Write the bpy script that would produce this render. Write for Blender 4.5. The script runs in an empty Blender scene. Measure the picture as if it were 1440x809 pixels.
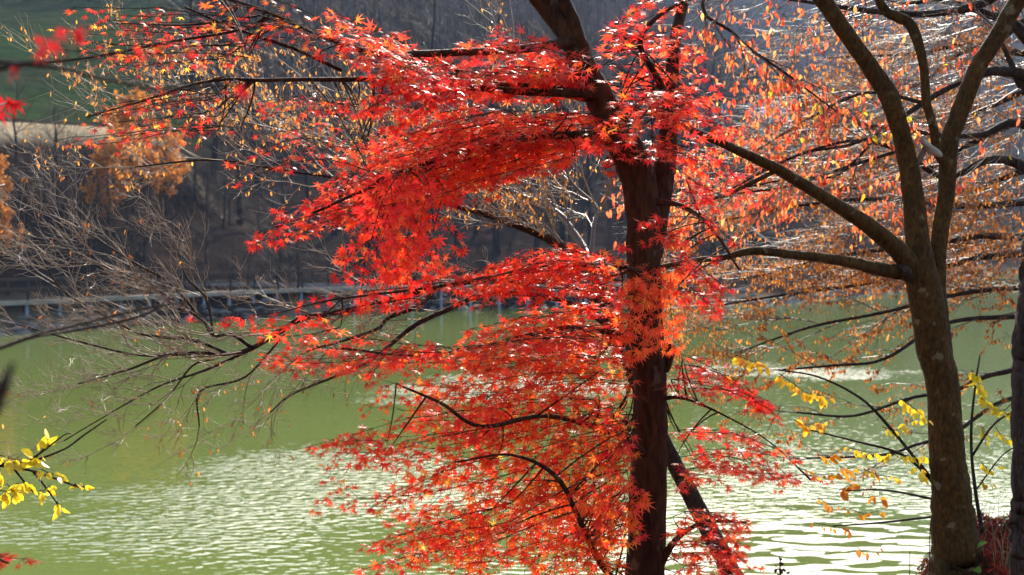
import bpy, math
import numpy as np
R = math.radians
sc = bpy.context.scene
COL = sc.collection

# ---------------------------------------------------------------- camera, sky, sun, exposure
CAM = np.array([0.0, 0.0, 5.0]); PITCH = R(2.15); FPX = 2000.0
cd = bpy.data.cameras.new('camera'); cam = bpy.data.objects.new('camera', cd); COL.objects.link(cam)
cam.location = CAM; cam.rotation_euler = (R(90) - PITCH, 0, 0)
cd.lens = 50; cd.sensor_width = 36; cd.clip_start = 0.05; cd.clip_end = 6000
cd.dof.use_dof = True; cd.dof.focus_distance = 6.6; cd.dof.aperture_fstop = 50 / 12.0
sc.camera = cam
SUN_EL, SUN_AZ = R(35), R(7)            # azimuth measured from +Y towards +X: behind the lake, a little to the right
HAZE = 0.00013
w = bpy.data.worlds.new('World'); sc.world = w; w.use_nodes = True
nt = w.node_tree
sky = nt.nodes.new('ShaderNodeTexSky'); sky.sky_type = 'NISHITA'; sky.sun_disc = False
sky.sun_elevation = SUN_EL; sky.sun_rotation = SUN_AZ; sky.dust_density = 2.2; sky.air_density = 1.0
bg = nt.nodes['Background']; bg.inputs[1].default_value = 0.15
nt.links.new(sky.outputs[0], bg.inputs[0])
ld = bpy.data.lights.new('sun', 'SUN'); ld.energy = 5.0; ld.angle = R(0.5); ld.color = (1, .93, .82)
sun = bpy.data.objects.new('sun', ld); COL.objects.link(sun)
sun.rotation_euler = (-(R(90) - SUN_EL), 0, -SUN_AZ)
sc.view_settings.view_transform = 'Standard'; sc.view_settings.look = 'None'
sc.view_settings.exposure = 1.38; sc.view_settings.gamma = 1
sc.cycles.use_denoising = True
sc.cycles.max_bounces = 7; sc.cycles.diffuse_bounces = 3; sc.cycles.glossy_bounces = 3
sc.cycles.transmission_bounces = 5; sc.cycles.transparent_max_bounces = 6; sc.cycles.volume_bounces = 0
sc.cycles.sample_clamp_indirect = 6

# ---------------------------------------------------------------- helpers
cp, sp_ = math.cos(PITCH), math.sin(PITCH)
def P(u, v, d):
    """world point seen at photo pixel (u, v) at forward distance d (metres along +Y)"""
    xc, yc = (u - 720) / FPX, (404.5 - v) / FPX
    D = np.array([xc, cp + yc * sp_, -sp_ + yc * cp])
    return CAM + D * (d / D[1])
def nrm(a): return a / np.maximum(np.linalg.norm(a, axis=-1, keepdims=True), 1e-9)
def sstep(a, b, x):
    t = np.clip((np.asarray(x, float) - a) / (b - a), 0, 1); return t * t * (3 - 2 * t)
def spline(pts, n):
    """Catmull-Rom through rows of pts, n samples per span"""
    p = np.asarray(pts, float)
    if len(p) < 3: 
        t = np.linspace(0, 1, n + 1)[:, None]; return p[0] * (1 - t) + p[-1] * t
    e = np.vstack([2 * p[0] - p[1], p, 2 * p[-1] - p[-2]]); out = []
    for i in range(len(p) - 1):
        a, b, c, d = e[i:i + 4]
        for t in np.linspace(0, 1, n, endpoint=False):
            out.append(.5 * (2 * b + (c - a) * t + (2 * a - 5 * b + 4 * c - d) * t * t + (3 * b - a - 3 * c + d) * t ** 3))
    out.append(p[-1]); return np.array(out)
def resample(p, n):
    s = np.r_[0, np.cumsum(np.linalg.norm(np.diff(p, axis=0), axis=1))]
    t = np.linspace(0, s[-1], n)
    return np.stack([np.interp(t, s, p[:, k]) for k in range(p.shape[1])], 1)
def vnoise(x, y, seed=0):
    """cheap smooth value noise"""
    x = np.asarray(x, float); y = np.asarray(y, float)
    xi, yi = np.floor(x).astype(np.int64), np.floor(y).astype(np.int64)
    fx, fy = x - xi, y - yi; fx = fx * fx * (3 - 2 * fx); fy = fy * fy * (3 - 2 * fy)
    def h(a, b):
        n = (a * 374761393 + b * 668265263 + seed * 974711) & 0x7fffffff
        n = ((n ^ (n >> 13)) * 1274126177) & 0x7fffffff
        return ((n ^ (n >> 16)) & 0xffff) / 65535.0
    return (h(xi, yi) * (1 - fx) + h(xi + 1, yi) * fx) * (1 - fy) + (h(xi, yi + 1) * (1 - fx) + h(xi + 1, yi + 1) * fx) * fy

class MB:
    """collects vertices, faces and one float attribute per vertex; build() links them as one mesh object"""
    def __init__(s): s.v, s.f, s.h, s.n = [], [], [], 0
    def add(s, v, faces, hue=0.0):
        v = np.asarray(v, float).reshape(-1, 3)
        s.v.append(v); s.h.append(np.broadcast_to(np.asarray(hue, float), (len(v),)))
        for f in (faces if isinstance(faces, (list, tuple)) else [faces]):
            s.f.append(np.asarray(f, np.int64) + s.n)
        s.n += len(v)
    def tube(s, pts, rad, sides=8, cap=True, hue=0.0, rough=0.0, rng=None):
        pts = np.asarray(pts, float); rad = np.broadcast_to(np.asarray(rad, float), (len(pts),))
        T = nrm(np.gradient(pts, axis=0)); a = np.cross(T[0], [0.31, .77, .55]); a /= np.linalg.norm(a)
        rings = []
        th = np.linspace(0, 2 * math.pi, sides, endpoint=False)
        for i in range(len(pts)):
            a = a - T[i] * np.dot(a, T[i]); a /= max(np.linalg.norm(a), 1e-9); b = np.cross(T[i], a)
            r = rad[i]
            if rough:
                k = vnoise(th * 1.3 + 7 + 2 * math.sin(i * .05), np.full(sides, i * .16), 5) - .5
                r = (r * (1 + rough * k))[:, None]
            rings.append(pts[i] + r * (np.cos(th)[:, None] * a + np.sin(th)[:, None] * b))
        n = len(pts); V = np.vstack(rings)
        i = np.arange(n - 1)[:, None] * sides; j = np.arange(sides)[None]; j2 = (j + 1) % sides
        q = np.stack([i + j, i + j2, i + sides + j2, i + sides + j], -1).reshape(-1, 4)
        fs = [q]
        if cap:
            V = np.vstack([V, pts[-1], pts[0]]); e = (n - 1) * sides; jj = np.arange(sides)
            fs += [np.stack([e + jj, e + (jj + 1) % sides, np.full(sides, n * sides)], 1),
                   np.stack([(jj + 1) % sides, jj, np.full(sides, n * sides + 1)], 1)]
        s.add(V, fs, hue)
    def twigs(s, pts, rad, sides=3, hue=0.0):
        """many thin tubes at once: pts (N,k,3), rad (N,k)"""
        pts = np.asarray(pts, float); rad = np.asarray(rad, float)
        if len(pts) == 0: return
        N, k, _ = pts.shape
        T = nrm(np.gradient(pts, axis=1)); a = nrm(np.cross(T, np.array([.31, .52, .8]))); b = np.cross(T, a)
        th = np.linspace(0, 2 * math.pi, sides, endpoint=False)
        V = pts[:, :, None] + rad[:, :, None, None] * (np.cos(th)[:, None] * a[:, :, None] + np.sin(th)[:, None] * b[:, :, None])
        base = (np.arange(N) * k * sides)[:, None, None]; i = (np.arange(k - 1) * sides)[None, :, None]
        j = np.arange(sides)[None, None]; j2 = (j + 1) % sides
        q = np.stack([base + i + j, base + i + j2, base + i + sides + j2, base + i + sides + j], -1).reshape(-1, 4)
        s.add(V.reshape(-1, 3), [q], np.repeat(np.broadcast_to(hue, (N,)), k * sides))
    def box(s, c, size, ax=(1, 0, 0), up=(0, 0, 1)):
        ax = nrm(np.asarray(ax, float)); up = np.asarray(up, float); up = nrm(up - ax * np.dot(ax, up)); sd = np.cross(up, ax)
        V = [np.asarray(c) + ax * i * size[0] / 2 + sd * j * size[1] / 2 + up * k * size[2] / 2
             for i in (-1, 1) for j in (-1, 1) for k in (-1, 1)]
        s.add(V, [[[0, 1, 3, 2], [4, 6, 7, 5], [0, 4, 5, 1], [2, 3, 7, 6], [0, 2, 6, 4], [1, 5, 7, 3]]])
    def leaves(s, tpl, pos, dr, nm, size, hue, curl=None):
        """tpl = (V (m,3) in leaf space x=side y=tip z=normal, quads)"""
        pos = np.asarray(pos, float)
        if len(pos) == 0: return
        V, F = tpl; N, m = len(pos), len(V)
        dr = nrm(np.asarray(dr, float)); sd = nrm(np.cross(dr, np.asarray(nm, float))); nn = np.cross(sd, dr)
        size = np.broadcast_to(size, (N,)); curl = np.zeros(N) if curl is None else curl
        r2 = V[:, 0] ** 2 + V[:, 1] ** 2
        z = V[None, :, 2] + curl[:, None] * r2[None]
        W = pos[:, None] + size[:, None, None] * (V[None, :, :1] * sd[:, None] + V[None, :, 1:2] * dr[:, None] + z[..., None] * nn[:, None])
        f = (np.asarray(F)[None] + (np.arange(N) * m)[:, None, None]).reshape(-1, len(F[0]))
        s.add(W.reshape(-1, 3), [f], np.repeat(np.broadcast_to(hue, (N,)), m))
    def build(s, name, mat, parent=None, smooth=True):
        me = bpy.data.meshes.new(name)
        V = np.vstack(s.v) if s.v else np.zeros((0, 3)); off = np.zeros(3)
        if parent is not None:
            off = np.array(parent['_w']) if '_w' in parent else np.zeros(3)
        V = V - off
        me.vertices.add(len(V)); me.vertices.foreach_set('co', V.astype(np.float32).ravel())
        tot = np.concatenate([np.full(len(f), f.shape[1]) for f in s.f]); idx = np.concatenate([f.ravel() for f in s.f])
        me.loops.add(len(idx)); me.loops.foreach_set('vertex_index', idx.astype(np.int32))
        me.polygons.add(len(tot)); st = np.r_[0, np.cumsum(tot)[:-1]]
        me.polygons.foreach_set('loop_start', st.astype(np.int32)); me.polygons.foreach_set('loop_total', tot.astype(np.int32))
        me.polygons.foreach_set('use_smooth', np.full(len(tot), smooth))
        at = me.attributes.new('hue', 'FLOAT', 'POINT'); at.data.foreach_set('value', np.concatenate(s.h).astype(np.float32))
        me.update(); me.validate(); me.materials.append(mat)
        o = bpy.data.objects.new(name, me); COL.objects.link(o)
        if parent is not None: o.parent = parent
        o['_w'] = [0.0, 0.0, 0.0] if parent is None else [float(x) for x in off]
        return o
def tag(o, label=None, cat=None, group=None, kind=None):
    for k, x in (('label', label), ('category', cat), ('group', group), ('kind', kind)):
        if x: o[k] = x
    return o
def thing(name, loc, label, cat, group=None):
    o = bpy.data.objects.new(name, None); COL.objects.link(o); o.location = [float(x) for x in loc]
    o.empty_display_size = .2
    o['_w'] = [float(x) for x in loc]
    return tag(o, label, cat, group)
def copy_tree(src, loc, rz, scale, label=None):
    def cpy(o, par):
        c = o.copy(); COL.objects.link(c); c.parent = par
        for ch in list(o.children): cpy(ch, c)
        return c
    c = cpy(src, None); c.location = [float(x) for x in loc]; c.rotation_euler = (0, 0, rz); c.scale = (scale,) * 3
    if label: c['label'] = label
    return c

# ---------------------------------------------------------------- materials
def nmat(name):
    m = bpy.data.materials.new(name); m.use_nodes = True; t = m.node_tree
    b = t.nodes['Principled BSDF']; return m, t, b, t.links.new
def node(t, typ, **kw):
    n = t.nodes.new(typ)
    for k, x in kw.items():
        if k.startswith('i_'): n.inputs[k[2:].replace('_', ' ')].default_value = x
        else: setattr(n, k, x)
    return n
def ramp(t, stops, interp='LINEAR'):
    n = t.nodes.new('ShaderNodeValToRGB'); n.color_ramp.interpolation = interp
    e = n.color_ramp.elements
    while len(e) < len(stops): e.new(.5)
    for x, (p, c) in zip(e, stops): x.position = p; x.color = (*c, 1)
    return n
def leaf_mat(name, stops, trans=.5, gloss=.3, spec=.5, clear=0.0):
    m, t, b, L = nmat(name)
    at = node(t, 'ShaderNodeAttribute', attribute_name='hue'); rp = ramp(t, stops); L(at.outputs['Fac'], rp.inputs[0])
    tc = node(t, 'ShaderNodeTexCoord'); nz = node(t, 'ShaderNodeTexNoise', i_Scale=60.0, i_Detail=2.0); L(tc.outputs['Object'], nz.inputs['Vector'])
    mr = node(t, 'ShaderNodeMapRange'); mr.inputs[3].default_value = .72; mr.inputs[4].default_value = 1.25; L(nz.outputs[0], mr.inputs[0])
    mx = node(t, 'ShaderNodeMix', data_type='RGBA', blend_type='MULTIPLY'); mx.inputs[0].default_value = 1
    L(rp.outputs[0], mx.inputs[6]); L(mr.outputs[0], mx.inputs[7])
    L(mx.outputs[2], b.inputs['Base Color']); b.inputs['Roughness'].default_value = gloss; b.inputs['Specular IOR Level'].default_value = spec
    tr = node(t, 'ShaderNodeBsdfTranslucent'); L(mx.outputs[2], tr.inputs[0])
    ms = node(t, 'ShaderNodeMixShader'); ms.inputs[0].default_value = trans
    L(b.outputs[0], ms.inputs[1]); L(tr.outputs[0], ms.inputs[2]); out = ms.outputs[0]
    if clear:                                   # thin leaves let a little tinted light straight through
        tp = node(t, 'ShaderNodeBsdfTransparent'); tp.inputs[0].default_value = (1, .35, .18, 1); m2 = node(t, 'ShaderNodeMixShader'); m2.inputs[0].default_value = clear
        L(out, m2.inputs[1]); L(tp.outputs[0], m2.inputs[2]); out = m2.outputs[0]
    L(out, t.nodes['Material Output'].inputs[0])
    return m
M_MAPLE = leaf_mat('maple_leaf', [(0, (.30, .006, .012)), (.2, (.72, .018, .022)), (.45, (.9, .06, .03)), (.68, (.92, .16, .03)), (.88, (.9, .36, .04)), (1, (.88, .52, .06))], .78, .33, .75, .2)
M_LITTER = leaf_mat('litter_leaf', [(0, (.05, .015, .01)), (.4, (.28, .022, .015)), (.7, (.5, .06, .025)), (1, (.34, .15, .04))], .42, .75, .08)
M_BEECH = leaf_mat('beech_leaf', [(0, (.5, .05, .02)), (.3, (.88, .12, .05)), (.6, (.92, .26, .08)), (1, (.88, .52, .12))], .68, .4, .4)
M_SMALL = leaf_mat('small_orange_leaf', [(0, (.15, .045, .015)), (.5, (.5, .15, .025)), (1, (.85, .42, .08))], .55, .4, .4)
M_YELLOW = leaf_mat('yellow_leaf', [(0, (.5, .38, .02)), (.5, (.85, .66, .03)), (.8, (.85, .45, .03)), (1, (.7, .22, .03))], .5, .35, .4)
M_GREEN = leaf_mat('green_leaf', [(0, (.03, .08, .015)), (1, (.16, .32, .03))], .4, .35, .4)
M_DRY = leaf_mat('dry_grass', [(0, (.10, .07, .03)), (.6, (.35, .27, .14)), (1, (.14, .2, .04))], .3, .5, .3)
def bark_mat(name, c0, c1, lichen=None, scale=9.0, bump=.02, stretch=.25, rough=.8, spec=.1):
    m, t, b, L = nmat(name)
    tc = node(t, 'ShaderNodeTexCoord'); mp = node(t, 'ShaderNodeMapping'); mp.inputs['Scale'].default_value = (1, 1, stretch)
    L(tc.outputs['Object'], mp.inputs[0])
    n1 = node(t, 'ShaderNodeTexNoise', i_Scale=scale, i_Detail=8.0, i_Roughness=.65); L(mp.outputs[0], n1.inputs['Vector'])
    n2 = node(t, 'ShaderNodeTexNoise', i_Scale=scale * 7, i_Detail=4.0); L(mp.outputs[0], n2.inputs['Vector'])
    rp = ramp(t, [(.3, c0), (.7, c1)]); L(n1.outputs[0], rp.inputs[0])
    r3 = ramp(t, [(.32, (.45, .45, .45)), (.55, (1, 1, 1)), (.75, (1.5, 1.5, 1.45))]); L(n2.outputs[0], r3.inputs[0])
    m3 = node(t, 'ShaderNodeMix', data_type='RGBA', blend_type='MULTIPLY'); m3.inputs[0].default_value = 1; L(rp.outputs[0], m3.inputs[6]); L(r3.outputs[0], m3.inputs[7]); last = m3.outputs[2]
    if lichen:
        v = node(t, 'ShaderNodeTexNoise', i_Scale=11.0, i_Detail=3.0); L(tc.outputs['Object'], v.inputs['Vector'])
        r2 = ramp(t, [(.64, (0, 0, 0)), (.70, (1, 1, 1))]); L(v.outputs[0], r2.inputs[0])
        mx = node(t, 'ShaderNodeMix', data_type='RGBA'); mul = node(t, 'ShaderNodeMath', operation='MULTIPLY'); mul.inputs[1].default_value = .55
        L(r2.outputs[0], mul.inputs[0]); L(mul.outputs[0], mx.inputs[0]); L(last, mx.inputs[6]); mx.inputs[7].default_value = (*lichen, 1); last = mx.outputs[2]
    L(last, b.inputs['Base Color']); b.inputs['Roughness'].default_value = rough; b.inputs['Specular IOR Level'].default_value = spec
    ad = node(t, 'ShaderNodeMath', operation='ADD'); L(n1.outputs[0], ad.inputs[0]); L(n2.outputs[0], ad.inputs[1])
    bp = node(t, 'ShaderNodeBump', i_Distance=bump, i_Strength=.8); L(ad.outputs[0], bp.inputs['Height']); L(bp.outputs[0], b.inputs['Normal'])
    return m
M_BARK_MAPLE = bark_mat('maple_bark', (.022, .009, .004), (.068, .027, .010), (.12, .08, .045), 7, spec=.1)
M_BARK_SMOOTH = bark_mat('smooth_bark', (.036, .018, .004), (.088, .042, .009), (.2, .15, .08), 9, .008, .5, .8, .1)
M_BARK_ROUGH = bark_mat('rough_bark', (.02, .014, .011), (.12, .08, .06), None, 26, .05, .2)
M_BARK_DARK = bark_mat('dark_bark', (.022, .013, .009), (.06, .038, .025), None, 12, .01)
M_TWIG = bark_mat('twig_bark', (.12, .072, .03), (.34, .22, .11), None, 30, .002, 1, .36, .7)
M_TWIGBROWN = bark_mat('brown_twig', (.05, .032, .02), (.16, .105, .065), None, 30, .002, 1, .4, .5)
M_FARBARK = bark_mat('far_bark', (.014, .011, .010), (.04, .03, .026), None, 3, .02)
M_FARTWIG = bark_mat('far_twig', (.032, .025, .022), (.085, .062, .047), None, 2, .0, 1, .7)
M_FARORANGE = leaf_mat('far_orange_needles', [(0, (.3, .10, .02)), (1, (.7, .28, .05))], .5, .6, .2)
def plain(name, c, rough=.6, metal=0.0, var=.25, scale=3.0):
    m, t, b, L = nmat(name)
    tc = node(t, 'ShaderNodeTexCoord'); n = node(t, 'ShaderNodeTexNoise', i_Scale=scale, i_Detail=5.0); L(tc.outputs['Object'], n.inputs['Vector'])
    rp = ramp(t, [(.3, tuple(x * (1 - var) for x in c)), (.7, tuple(min(1, x * (1 + var)) for x in c))]); L(n.outputs[0], rp.inputs[0])
    L(rp.outputs[0], b.inputs['Base Color']); b.inputs['Roughness'].default_value = rough; b.inputs['Metallic'].default_value = metal; b.inputs['Specular IOR Level'].default_value = .25
    return m
M_DECK = plain('deck_wood', (.10, .08, .06), .9); M_RAIL = plain('rail_wood', (.035, .024, .02), .9); M_PILE = plain('steel_pile', (.22, .26, .34), .5)
M_FASCIA = plain('deck_edge', (.19, .17, .145)); M_WALL = plain('house_wall', (.45, .42, .38)); M_ROOF = plain('house_roof', (.36, .42, .52), .4)
M_CONC = plain('galvanised_rail', (.16, .15, .15), .5)

# ground: colour zones from the mesh (G grass field, S straw bank, L fallen leaves), broken up with noise
def ground_mat():
    m, t, b, L = nmat('ground_soil')
    tc = node(t, 'ShaderNodeTexCoord')
    n1 = node(t, 'ShaderNodeTexNoise', i_Scale=.35, i_Detail=9.0, i_Roughness=.7); L(tc.outputs['Object'], n1.inputs['Vector'])
    n2 = node(t, 'ShaderNodeTexNoise', i_Scale=14.0, i_Detail=6.0); L(tc.outputs['Object'], n2.inputs['Vector'])
    base = ramp(t, [(.3, (.009, .007, .007)), (.5, (.020, .015, .013)), (.7, (.05, .033, .022))]); L(n1.outputs[0], base.inputs[0])
    last = base.outputs[0]
    for nm, stops, nz in (('zone_grass', [(.3, (.010, .022, .010)), (.7, (.03, .052, .016))], n1),
                          ('zone_straw', [(.3, (.26, .20, .12)), (.7, (.48, .38, .24))], n1),
                          ('zone_litter', [(.35, (.03, .014, .01)), (.65, (.12, .03, .018))], n2)):
        at = node(t, 'ShaderNodeAttribute', attribute_name=nm); rp = ramp(t, stops); L(nz.outputs[0], rp.inputs[0])
        mx = node(t, 'ShaderNodeMix', data_type='RGBA'); L(at.outputs['Fac'], mx.inputs[0]); L(last, mx.inputs[6]); L(rp.outputs[0], mx.inputs[7]); last = mx.outputs[2]
    L(last, b.inputs['Base Color']); b.inputs['Roughness'].default_value = 1; b.inputs['Specular IOR Level'].default_value = 0
    bp = node(t, 'ShaderNodeBump', i_Distance=.6, i_Strength=.7); L(n1.outputs[0], bp.inputs['Height']); L(bp.outputs[0], b.inputs['Normal'])
    return m

# ---------------------------------------------------------------- terrain (one sheet out past the hills)
SHX = np.array([-400, -100, -40, -25, -17, -10, 0, 19, 35, 54, 90, 140, 400]); SHY = np.array([20, 25, 54, 71, 82, 91, 96, 101, 125, 172, 205, 225, 240])
def terrain(x, y):
    x = np.asarray(x, float); y = np.asarray(y, float)
    # near bank
    edge = 4.6 + 4.1 * sstep(2.15, 2.75, x) + 2.5 * sstep(3.2, 6, x) - .4 * sstep(0, -6, x)
    near = 3.4 - .022 * np.maximum(y, -10) + .10 * (vnoise(x * .8, y * .8, 3) - .5) + .05 * (vnoise(x * 3, y * 3, 4) - .5)
    near = near - np.maximum(y - edge, 0) * .62
    near = np.maximum(near, -2.2) 
    s = y - np.interp(x, SHX, SHY); a = x / np.maximum(y, 20)
    wl = sstep(-.19, -.255, a)
    s0 = np.maximum(s, 0)
    left = np.interp(s0, [0, 2, 8, 31, 33, 38, 60, 160, 420, 900, 1600], [-.4, .9, 3.0, 11.3, 12.5, 12.9, 15.5, 39, 150, 210, 200])
    mid = np.interp(s0, [0, 2, 10, 40, 130, 260, 460, 800, 1600], [-.4, .8, 2.3, 8, 29, 68, 135, 185, 170])
    rgt = np.interp(s0, [0, 3, 12, 60, 130, 300, 560, 900, 1600], [-.4, .6, 1.6, 7, 18, 52, 148, 170, 150])
    wr = sstep(.05, .22, a)
    far = left * wl + (mid * (1 - wr) + rgt * wr) * (1 - wl)
    rough = np.clip(s0 / 20, 0, 1) * ((vnoise(x / 9, y / 9, 1) - .5) * 1.6 * (1 - wl * sstep(26, 34, s0)) + (vnoise(x / 70, y / 70, 2) - .5) * np.clip(s0 / 25, 0, 16))
    far = np.where(s > 0, far + rough, np.maximum(-.4 + s * .3, -2.2))
    t = sstep(25, 35, y)
    return near * (1 - t) + far * t
def grd(x, y): return float(terrain(np.array([x]), np.array([y]))[0])
def build_terrain():
    gx = np.concatenate([np.arange(0, 9, .25), 9 * 1.055 ** np.arange(0, 92)]); xs = np.r_[-gx[:0:-1], gx]
    ys = np.concatenate([[-900, -500, -250, -120, -60, -30, -15], np.arange(-6, 16, .25), np.arange(16, 66, 2.0), np.arange(66, 150, 1.0), 150 * 1.03 ** np.arange(0, 78)])
    X, Y = np.meshgrid(xs, ys); Z = terrain(X, Y); n, m = X.shape
    i = np.arange(n - 1)[:, None] * m; j = np.arange(m - 1)[None]
    q = np.stack([i + j, i + j + 1, i + m + j + 1, i + m + j], -1).reshape(-1, 4)
    mb = MB(); mb.add(np.stack([X, Y, Z], -1).reshape(-1, 3), [q])
    o = mb.build('ground', ground_mat()); tag(o, kind='structure')
    x, y = X.ravel(), Y.ravel(); s = y - np.interp(x, SHX, SHY); a = x / np.maximum(y, 20); wl = sstep(-.2, -.25, a)
    nz = vnoise(x / 6, y / 6, 8)
    zs = {'zone_grass': np.maximum(wl * sstep(38, 44, s) * sstep(190, 150, s) * (.55 + .45 * sstep(.3, .6, vnoise(x / 25, y / 14, 9))), sstep(20, 40, s) * sstep(.7, .85, vnoise(x / 40, y / 40, 12)) * .6 * (y > 50)),
          'zone_straw': wl * sstep(30, 31.5, s) * sstep(37, 34.5, s) * (.7 + .3 * nz) + .3 * sstep(4, 1, np.abs(s - 1.5)) * sstep(.4, .7, nz) * (y > 40),
          'zone_litter': (y < 20) * 1.0}
    for k, z in zs.items():
        at = o.data.attributes.new(k, 'FLOAT', 'POINT'); at.data.foreach_set('value', np.clip(z, 0, 1).astype(np.float32))
build_terrain()

# ---------------------------------------------------------------- water
def water_mat():
    m, t, b, L = nmat('lake_water')
    tc = node(t, 'ShaderNodeTexCoord')
    nb = node(t, 'ShaderNodeTexNoise', i_Scale=.05, i_Detail=3.0); L(tc.outputs['Object'], nb.inputs['Vector'])
    rp = ramp(t, [(.3, (.088, .120, .024)), (.7, (.116, .150, .035))]); L(nb.outputs[0], rp.inputs[0]); L(rp.outputs[0], b.inputs['Base Color'])
    b.inputs['Roughness'].default_value = .025; b.inputs['IOR'].default_value = 1.45; b.inputs['Specular IOR Level'].default_value = .5
    # wind patches: soft ellipses on the water (x, y, rx, ry, weight), broken up by noise
    nw = node(t, 'ShaderNodeTexNoise', i_Scale=.16, i_Detail=4.0); L(tc.outputs['Object'], nw.inputs['Vector'])
    sub = node(t, 'ShaderNodeVectorMath', operation='SUBTRACT'); L(nw.outputs['Color'], sub.inputs[0]); sub.inputs[1].default_value = (.5, .5, .5)
    scl = node(t, 'ShaderNodeVectorMath', operation='SCALE'); scl.inputs['Scale'].default_value = 13.0; L(sub.outputs[0], scl.inputs[0])
    add = node(t, 'ShaderNodeVectorMath', operation='ADD'); L(tc.outputs['Object'], add.inputs[0]); L(scl.outputs[0], add.inputs[1])
    last = None
    for x, y, rx, ry, wt in PATCHES:
        mp = node(t, 'ShaderNodeMapping', vector_type='TEXTURE'); mp.inputs['Location'].default_value = (x, y, 0); mp.inputs['Scale'].default_value = (rx, ry, 1000)
        L(add.outputs[0], mp.inputs[0])
        g = node(t, 'ShaderNodeTexGradient', gradient_type='QUADRATIC_SPHERE'); L(mp.outputs[0], g.inputs[0])
        r = node(t, 'ShaderNodeMapRange', interpolation_type='SMOOTHSTEP'); r.inputs[1].default_value = 0; r.inputs[2].default_value = .55; r.inputs[4].default_value = wt; L(g.outputs['Fac'], r.inputs[0])
        if last is None: last = r.outputs[0]
        else:
            mxx = node(t, 'ShaderNodeMath', operation='MAXIMUM'); L(last, mxx.inputs[0]); L(r.outputs[0], mxx.inputs[1]); last = mxx.outputs[0]
    amp = node(t, 'ShaderNodeMath', operation='MULTIPLY_ADD'); L(last, amp.inputs[0]); amp.inputs[1].default_value = 1.0; amp.inputs[2].default_value = .13
    # ripples: wind waves running towards lower left plus isotropic chop
    mp = node(t, 'ShaderNodeMapping'); mp.inputs['Rotation'].default_value = (0, 0, R(-14)); mp.inputs['Scale'].default_value = (.95, 1.35, 1); L(tc.outputs['Object'], mp.inputs[0])
    n1 = node(t, 'ShaderNodeTexNoise', i_Scale=4.1, i_Detail=1.3, i_Roughness=.4, i_Distortion=.2); L(mp.outputs[0], n1.inputs['Vector'])
    n2 = node(t, 'ShaderNodeTexNoise', i_Scale=1.5, i_Detail=1.0, i_Roughness=.3, i_Distortion=.2); L(mp.outputs[0], n2.inputs['Vector'])
    # longer swell close under the right bank
    pg = node(t, 'ShaderNodeMapping', vector_type='TEXTURE'); pg.inputs['Location'].default_value = (6, 19, 0); pg.inputs['Scale'].default_value = (7, 12, 1000); L(tc.outputs['Object'], pg.inputs[0])
    gg = node(t, 'ShaderNodeTexGradient', gradient_type='QUADRATIC_SPHERE'); L(pg.outputs[0], gg.inputs[0])
    gm = node(t, 'ShaderNodeMapRange', interpolation_type='SMOOTHSTEP'); gm.inputs[1].default_value = 0; gm.inputs[2].default_value = .4; L(gg.outputs['Fac'], gm.inputs[0])
    h2 = node(t, 'ShaderNodeMath', operation='MULTIPLY'); L(n2.outputs[0], h2.inputs[0]); h2.inputs[1].default_value = 2.2
    h = node(t, 'ShaderNodeMix', data_type='FLOAT'); L(gm.outputs[0], h.inputs[0]); L(n1.outputs[0], h.inputs[2]); L(h2.outputs[0], h.inputs[3])
    hm = node(t, 'ShaderNodeMath', operation='MULTIPLY'); L(h.outputs[0], hm.inputs[0]); L(amp.outputs[0], hm.inputs[1])
    bp = node(t, 'ShaderNodeBump', i_Distance=WAVE, i_Strength=1.0); L(hm.outputs[0], bp.inputs['Height']); L(bp.outputs[0], b.inputs['Normal'])
    return m
WAVE = .062
PATCHES = [(-4.8, 28.0, 8, 9, .95), (0, 47, 9, 9, 1.0), (4.8, 22, 5.0, 9, 1.1), (11, 52, 7, 5, .6), (40, 135, 25, 25, .8)]
wm = MB(); wm.add([(-900, 6, 0), (900, 6, 0), (900, 330, 0), (-900, 330, 0)], [[[0, 1, 2, 3]]])
tag(wm.build('water', water_mat()), kind='structure')

# ---------------------------------------------------------------- leaf shapes
def maple_tpl():
    ang = [-132, -88, -44, 0, 44, 88, 132]; ln = [.42, .74, .95, 1.08, .95, .74, .42]
    V = [(0, 0, 0)]; F = []
    nt_ = [(-150, .09), (-110, .20), (-66, .24), (-22, .27), (22, .27), (66, .24), (110, .20), (150, .09)]
    for a, r in nt_: V.append((r * math.sin(R(a)), r * math.cos(R(a)), -.03))
    for a, r in zip(ang, ln): V.append((r * math.sin(R(a)), r * math.cos(R(a)), -.07))
    for i in range(7): F.append([0, 1 + i, 9 + i, 2 + i])
    return np.array(V), np.array(F)
MAPLE = maple_tpl()
def ovate_tpl(wd=.55, fold=.12):
    V = [(0, 0, 0), (0, .35, 0), (0, .7, 0), (0, 1, 0), (-wd * .38, .14, fold * .6), (-wd / 2, .42, fold), (-wd * .3, .78, fold * .6), (wd * .38, .14, fold * .6), (wd / 2, .42, fold), (wd * .3, .78, fold * .6)]
    F = [[0, 1, 5, 4], [1, 2, 6, 5], [0, 7, 8, 1], [1, 8, 9, 2], [2, 3, 6, 6], [2, 9, 3, 3]]
    F = [[0, 1, 5, 4], [1, 2, 6, 5], [7, 8, 1, 0], [8, 9, 2, 1], [2, 3, 3, 6], [9, 3, 3, 2]]
    V.append((0, 1.0, 0)); V[3] = (-.02, .99, .005); V[10] = (.02, .99, .005)
    F = [[0, 1, 5, 4], [1, 2, 6, 5], [7, 8, 1, 0], [8, 9, 2, 1], [2, 10, 3, 6], [9, 10, 3, 2]]
    return np.array(V, float), np.array(F)
OVATE = ovate_tpl(.66); NARROW = ovate_tpl(.42, .1)

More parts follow.
